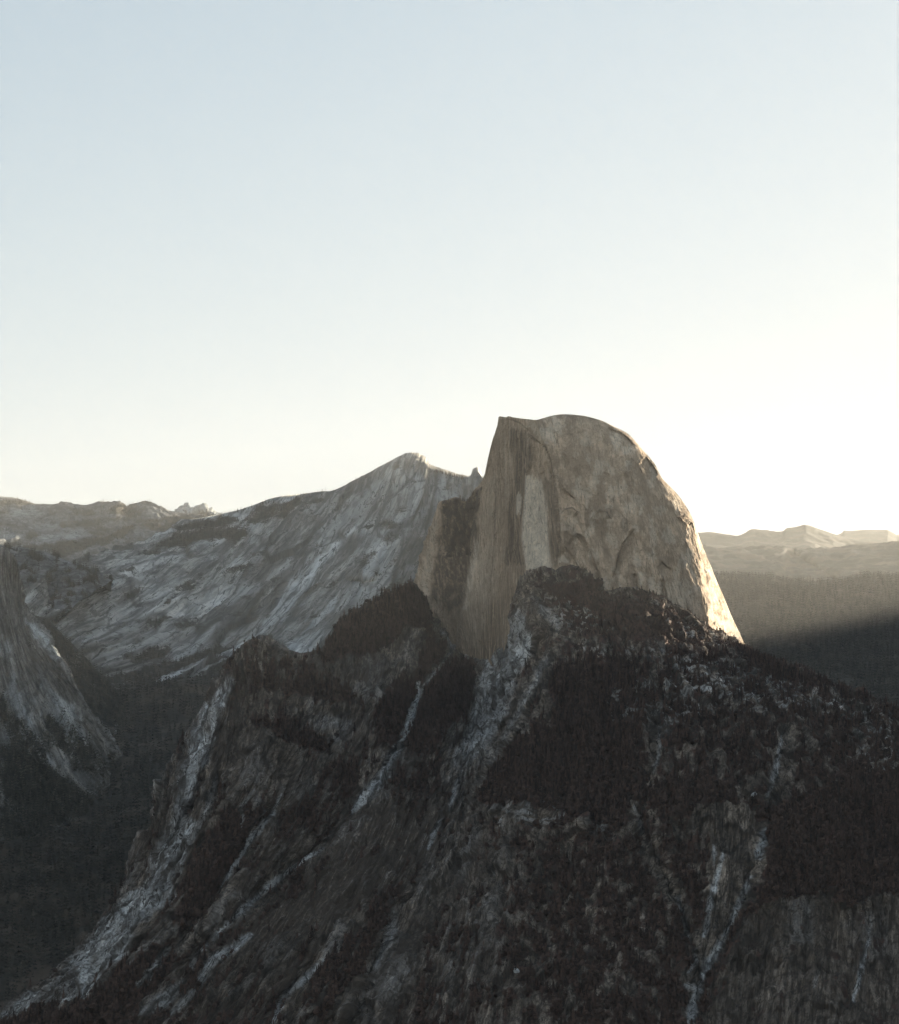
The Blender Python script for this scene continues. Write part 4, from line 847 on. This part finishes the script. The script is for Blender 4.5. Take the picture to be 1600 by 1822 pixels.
print('terrain', round(time.time() - T0, 1))
# ------------------------------------------------------------------ trees
def conifer_geo(seed, whorls=8, br=7, width=0.17, bare=0.12):
    r = np.random.default_rng(seed); V, Fc = [], []
    for i in range(whorls):
        f = i / (whorls - 1); z = bare + (0.97 - bare) * f ** 0.9
        rad = width * (1 - f) ** 0.75 * (0.85 + 0.3 * r.random()) + 0.012
        for k in range(br):
            a = 2 * math.pi * (k + r.random() * 0.8) / br + i; rr = rad * (0.6 + 0.6 * r.random())
            if r.random() < 0.1: continue
            zz = z + 0.02 * r.random(); dz = 0.06 + 0.05 * r.random(); wd = 0.55 * math.pi / br * 2
            b = len(V)
            V += [(0, 0, zz + 0.075), (rr * math.cos(a - wd), rr * math.sin(a - wd), zz - dz * 0.6), (rr * 1.25 * math.cos(a), rr * 1.25 * math.sin(a), zz - dz), (rr * math.cos(a + wd), rr * math.sin(a + wd), zz - dz * 0.6)]
            Fc += [(b, b + 1, b + 2), (b, b + 2, b + 3)]
    b = len(V); V += [(0.012, 0, 0.93), (-0.006, 0.01, 0.93), (-0.006, -0.01, 0.93), (0, 0, 1.02)]; Fc += [(b, b + 1, b + 3), (b + 1, b + 2, b + 3), (b + 2, b, b + 3)]
    return V, Fc
def broad_geo(seed, n=46):
    r = np.random.default_rng(seed); V, Fc = [], []
    for i in range(n):
        d = r.normal(size=3); d /= np.linalg.norm(d); rad = 0.33 * (0.65 + 0.45 * r.random())
        c = np.array([d[0] * rad, d[1] * rad, 0.55 + d[2] * rad * 1.15 + 0.05])
        e1 = np.cross(d, r.normal(size=3)); e1 /= np.linalg.norm(e1); e2 = np.cross(d, e1); s = 0.11 + 0.07 * r.random()
        b = len(V); V += [tuple(c + e1 * s), tuple(c + e2 * s * 0.8), tuple(c - e1 * s), tuple(c - e2 * s * 0.8), tuple(c + d * s * 0.5)]
        Fc += [(b, b + 1, b + 4), (b + 1, b + 2, b + 4), (b + 2, b + 3, b + 4), (b + 3, b, b + 4)]
    return V, Fc
def trunk_geo(r0=0.016, h=0.55, n=5, lean=0.0):
    V, Fc = [], []
    for j, (z, r_) in enumerate(((-0.06, r0 * 1.3), (0.1, r0), (h, r0 * 0.45))):
        V += [(r_ * math.cos(2 * math.pi * k / n), r_ * math.sin(2 * math.pi * k / n), z) for k in range(n)]
    for j in range(2):
        for k in range(n):
            Fc.append((j * n + k, j * n + (k + 1) % n, (j + 1) * n + (k + 1) % n, (j + 1) * n + k))
    return V, Fc
def mk_mesh(name, parts):
    V, Fc, mi, mats = [], [], [], []
    for i, ((v, f), m) in enumerate(parts):
        b = len(V); V += v; Fc += [tuple(x + b for x in q) for q in f]; mi += [i] * len(f); mats.append(m)
    me = bpy.data.meshes.new(name); me.from_pydata(V, [], Fc)
    for m in mats: me.materials.append(m)
    me.polygons.foreach_set('material_index', mi); return me
CROWN = [mk_mesh('crown', [(conifer_geo(100 + i, 9, 7, (0.15, 0.19, 0.13, 0.17)[i], (0.1, 0.14, 0.2, 0.08)[i]), M_NEEDLE)]) for i in range(4)]
TRUNK = [mk_mesh('trunk', [(trunk_geo(0.016, 0.8), M_BARK)])]
variants = []
for i in range(4):
    variants.append(mk_mesh('conifer_kind', [(conifer_geo(100 + i, 9, 7, (0.15, 0.19, 0.13, 0.17)[i], (0.1, 0.14, 0.2, 0.08)[i]), M_NEEDLE), (trunk_geo(0.016, 0.8, 4), M_BARK)]))
for i in range(2):
    variants.append(mk_mesh('broadleaf_kind', [(broad_geo(200 + i), M_LEAF), (trunk_geo(0.03, 0.5, 4), M_BARK)]))
M_FARNEEDLE = plain_mat('far_needles', (0.046, 0.040, 0.031), (0.085, 0.073, 0.056), 0.05, vary=0.6)
small = [mk_mesh('far_conifer_kind', [(conifer_geo(300 + i, 4, 5, 0.19, 0.08), M_FARNEEDLE)]) for i in range(2)]

def scatter(L, n, seed, hmin, hmax, power=1.0, front_only=True):
    """n standing places on a surface, weighted by its cover and its area"""
    r = np.random.default_rng(seed); p = L['p']; nb = L['nb'] if front_only else 0
    j0 = max(nb - 1, 0)
    a = p[:-1, j0:-1]; b = p[1:, j0:-1]; c = p[:-1, j0 + 1:]; dq = p[1:, j0 + 1:]
    area = np.linalg.norm(np.cross(b - a, c - a), axis=2)
    hor = np.abs(np.cross(b - a, c - a)[..., 2]) / (area + 1e-6)
    u = L['u'][:-1, j0:-1]; v = L['v'][:-1, j0:-1]
    vis = (u > -60) & (u < 1660) & (v < 1870)
    w = np.clip(area, 0, np.percentile(area, 97)) * L['trees'][:-1, j0:-1] ** power * vis * (0.35 + 0.65 * sstep(0.15, 0.5, hor))
    w = w.reshape(-1); tot = w.sum()
    k = r.choice(len(w), n, p=w / tot)
    f, g = r.random(n)[:, None], r.random(n)[:, None]
    A, B, Cc, Dd = (x.reshape(-1, 3)[k] for x in (a, b, c, dq))
    pos = A * (1 - f) * (1 - g) + B * f * (1 - g) + Cc * (1 - f) * g + Dd * f * g
    h = hmin + (hmax - hmin) * r.random(n) ** 1.5
    return pos, h
def forest(name, meshes, pos, h, kinds, label, cat, seed):
    r = np.random.default_rng(seed); n = len(pos)
    me = bpy.data.meshes.new(name); me.vertices.add(n); me.vertices.foreach_set('co', pos.reshape(-1).astype(np.float32))
    for k, ty, val in (('size', 'FLOAT', h), ('turn', 'FLOAT', r.random(n) * 6.28), ('fat', 'FLOAT', 0.8 + 0.6 * r.random(n))):
        at = me.attributes.new(k, ty, 'POINT'); at.data.foreach_set('value', np.asarray(val, np.float32))
    at = me.attributes.new('pick', 'INT', 'POINT'); at.data.foreach_set('value', np.asarray(kinds, np.int32))
    o = bpy.data.objects.new(name, me); COL.objects.link(o); o['kind'] = 'stuff'; o['label'] = label; o['category'] = cat
    ng = bpy.data.node_groups.new(name, 'GeometryNodeTree'); N = ng.nodes.new; L = ng.links.new
    ng.interface.new_socket('Geometry', in_out='INPUT', socket_type='NodeSocketGeometry'); ng.interface.new_socket('Geometry', in_out='OUTPUT', socket_type='NodeSocketGeometry')
    gi, go = N('NodeGroupInput'), N('NodeGroupOutput')
    m2p = N('GeometryNodeMeshToPoints'); L(gi.outputs[0], m2p.inputs['Mesh'])
    ji = N('GeometryNodeJoinGeometry')
    def attr(nm, ty):
        a = N('GeometryNodeInputNamedAttribute'); a.data_type = ty; a.inputs['Name'].default_value = nm; return a.outputs['Attribute']
    rot = N('ShaderNodeCombineXYZ'); L(attr('turn', 'FLOAT'), rot.inputs['Z'])
    sc = N('ShaderNodeCombineXYZ'); ml = N('ShaderNodeMath'); ml.operation = 'MULTIPLY'; sz = attr('size', 'FLOAT')
    L(sz, ml.inputs[0]); L(attr('fat', 'FLOAT'), ml.inputs[1]); L(ml.outputs[0], sc.inputs['X']); L(ml.outputs[0], sc.inputs['Y']); L(sz, sc.inputs['Z'])
    pick = attr('pick', 'INT')
    for i, vm in enumerate(meshes):
        src = bpy.data.objects.new(vm.name + '_source', vm)          # unlinked source
        oi = N('GeometryNodeObjectInfo'); oi.inputs['Object'].default_value = src; oi.inputs['As Instance'].default_value = True
        iop = N('GeometryNodeInstanceOnPoints'); cmp_ = N('FunctionNodeCompare'); cmp_.data_type = 'INT'; cmp_.operation = 'EQUAL'
        L(pick, cmp_.inputs[2]); cmp_.inputs[3].default_value = i
        L(m2p.outputs[0], iop.inputs['Points']); L(cmp_.outputs[0], iop.inputs['Selection']); L(oi.outputs['Geometry'], iop.inputs['Instance'])
        L(rot.outputs[0], iop.inputs['Rotation']); L(sc.outputs[0], iop.inputs['Scale']); L(iop.outputs[0], ji.inputs[0])
    L(ji.outputs[0], go.inputs[0])
    md = o.modifiers.new('forest', 'NODES'); md.node_group = ng
    return o
def kinds_for(n, seed, wts):
    r = np.random.default_rng(seed); return r.choice(len(wts), n, p=np.array(wts) / np.sum(wts))

pos, h = scatter(slope, 38000, 1, 6, 22)
# lower oaks and scrub mostly on the lower half
low = sstep(-50, -350, pos[:, 2])
r_ = np.random.default_rng(5); kd = np.where(r_.random(len(pos)) < 0.25 + 0.35 * low, 4 + (r_.random(len(pos)) < 0.5), r_.integers(0, 4, len(pos)))
h = np.where(kd >= 4, 3.5 + 0.36 * h, h)
_u, _v = unproject(pos); h = h * np.where((_u > 925) & (_v < 1160 + 0.38 * np.clip(_u - 1327, 0, None)), 0.45, 1.0)
forest('slope_forest', variants, pos, h, kd, 'dark conifers and scrub covering the shaded slopes below the dome', 'forest', 2)
pos, h = scatter(valley, 14000, 3, 14, 34); forest('valley_forest', small, pos, h, kinds_for(len(pos), 4, [1, 1]), 'dense dark forest filling the valley at lower left', 'forest', 5)
pos, h = scatter(right_forest, 26000, 6, 16, 36); forest('slope_woodland', small, pos, h, kinds_for(len(pos), 7, [1, 1]), 'dense hazy forest on the slope right of the dome', 'forest', 8)
P_, H_ = [], []
for L_, n_, s_ in ((pale, 5000, 9), (canyon, 3000, 10), (cliff, 1600, 12), (hump, 4500, 13), (far_left, 9000, 14)):
    a, b = scatter(L_, n_, s_, 9, 24, 1.0); P_.append(a); H_.append(b)
pos = np.concatenate(P_); h = np.concatenate(H_)
forest('scattered_forest', small, pos, h, kinds_for(len(pos), 15, [1, 1]), 'small scattered conifers on the far granite country at left', 'forest', 16)

# single trees one can tell apart
def surface_at(L, u, v):
    m = (L['u'] - u) ** 2 + (L['v'] - v) ** 2
    m[:, :max(L['nb'], 0)] = 1e9
    i = np.unravel_index(np.argmin(m), m.shape); return L['p'][i]
def single_tree(pt, h, kind, label, group, r):
    o = bpy.data.objects.new('conifer_tree', None); COL.objects.link(o)
    o.location = pt; o.rotation_euler = (0, 0, r.random() * 6.28); f = 0.8 + 0.5 * r.random(); o.scale = (h * f, h * f, h)
    o['label'] = label; o['category'] = 'tree'; o['group'] = group
    for nm, me in (('trunk', TRUNK[0]), ('crown', CROWN[kind])):
        c = bpy.data.objects.new(nm, me); COL.objects.link(c); c.parent = o
    return o
def tree_line(L, pts, n, hmin, hmax, label, group, seed, spread=(0, 3)):
    r = np.random.default_rng(seed); pts = np.array(pts, float); ln = np.concatenate([[0], np.cumsum(np.linalg.norm(np.diff(pts, axis=0), axis=1))])
    made = []
    for q in np.sort(r.random(n)) * ln[-1]:
        u = np.interp(q, ln, pts[:, 0]); v = np.interp(q, ln, pts[:, 1]) + spread[0] + (spread[1] - spread[0]) * r.random()
        pt = surface_at(L, u + r.normal() * 2, v); made.append(single_tree(pt, hmin + (hmax - hmin) * r.random() ** 1.3, int(r.integers(0, 4)), label, group, r))
    tall = max(made, key=lambda o: o.scale[2]); tall['label'] = 'tallest ' + label
    rest = [o for o in made if o is not tall]
    min(rest, key=lambda o: o.location[0] / o.location[1])['label'] = 'leftmost ' + label; max(rest, key=lambda o: o.location[0] / o.location[1])['label'] = 'rightmost ' + label
tree_line(slope, [(594, 1136), (607, 1116), (647, 1088), (692, 1067), (735, 1052)], 62, 12, 26, 'dark conifer along the wooded crest left of the dome foot', 'conifers on the wooded crest left of the dome', 31, (1, 22))
tree_line(slope, [(938, 1024), (960, 1018), (990, 1022), (1025, 1019), (1050, 1034), (1070, 1052)], 44, 6, 12, 'dark conifer on the ledge below the pale streaked face panel', 'conifers on the ledge under the dome face', 32, (0, 12))
tree_line(slope, [(1085, 1058), (1130, 1056), (1165, 1065), (1210, 1085), (1255, 1113), (1295, 1134)], 44, 6, 12, 'dark conifer at the foot of the rounded dome wall', 'conifers along the dome foot', 33, (0, 12))
tree_line(slope, [(1300, 1140), (1330, 1156), (1380, 1178), (1450, 1206)], 48, 7, 14, 'dark conifer on the ridge just below the sunlit dome edge', 'conifers on the ridge below the sunlit edge', 34, (0, 9))
tree_line(slope, [(1455, 1208), (1500, 1229), (1550, 1247), (1600, 1268)], 24, 6, 14, 'dark conifer on the bare ridge crest near the right edge', 'conifers on the right ridge crest', 35, (0, 6))
tree_line(pale, [(764, 834), (780, 840), (800, 846), (830, 854)], 26, 12, 22, 'tiny conifer on the saddle between pale mountain and dome', 'conifers on the saddle skyline', 36, (0, 2))
tree_line(pale, [(420, 911), (470, 895), (520, 887), (575, 881)], 34, 10, 20, 'tiny conifer on the left skyline shoulder of the pale mountain', 'conifers on the pale mountain shoulder', 37, (0, 3))
tree_line(dome, [(790, 895), (815, 890), (838, 893), (850, 876)], 12, 8, 15, 'small conifer on the dark shoulder beside the sheer face', 'conifers on the dome shoulder', 38, (0, 3))

# two pale boulders on the lower slope
def boulder(u, v, size, label, seed):
    r = np.random.default_rng(seed); import bmesh
    bm = bmesh.new(); bmesh.ops.create_icosphere(bm, subdivisions=3, radius=1.0)
    for x in bm.verts:
        c = x.co; k = 1 + 0.28 * math.sin(3 * c.x + seed) * math.cos(2.3 * c.y + seed * 2) + 0.16 * math.sin(6.1 * c.z + 4 * c.x) + 0.08 * (r.random() - 0.5)
        x.co = c * k; x.co.z *= 0.75
    me = bpy.data.meshes.new('boulder'); bm.to_mesh(me); bm.free(); me.materials.append(M_BOULDER)
    o = bpy.data.objects.new('boulder', me); COL.objects.link(o); pt = surface_at(slope, u, v); o.location = pt; o.scale = (size, size * 0.8, size * 0.8); o.rotation_euler = (0.3, 0.4, seed)
    o['label'] = label; o['category'] = 'boulder'; o['group'] = 'pale boulders on the slope'
boulder(1342, 1413, 5.5, 'bright pale boulder above the bare slab on the right slope', 3)
boulder(920, 1728, 5.5, 'bright pale boulder low on the dark slope near the bottom centre', 5)

# ------------------------------------------------------------------ the morning haze
def haze_box(x0, x1, y0, y1, z0, z1, dens):
    me = bpy.data.meshes.new('haze')
    V = [(x, y, z) for z in (z0, z1) for y in (y0, y1) for x in (x0, x1)]
    me.from_pydata(V, [], [(0, 2, 3, 1), (4, 5, 7, 6), (0, 1, 5, 4), (2, 6, 7, 3), (0, 4, 6, 2), (1, 3, 7, 5)])
    m = bpy.data.materials.new('haze'); m.use_nodes = True; t = m.node_tree; t.nodes.clear()
    v = t.nodes.new('ShaderNodeVolumePrincipled'); v.inputs['Color'].default_value = (0.97, 0.95, 0.90, 1); v.inputs['Density'].default_value = dens; v.inputs['Anisotropy'].default_value = 0.42
    out = t.nodes.new('ShaderNodeOutputMaterial'); t.links.new(v.outputs[0], out.inputs['Volume']); me.materials.append(m)
    o = bpy.data.objects.new('haze', me); COL.objects.link(o); o['kind'] = 'stuff'; o['label'] = 'thin pale morning haze filling the air over the mountains'; o['category'] = 'haze'
haze_box(-95000, 95000, -95000, 95000, -1400, 1500, 1.6e-5)
print('script', round(time.time() - T0, 1))
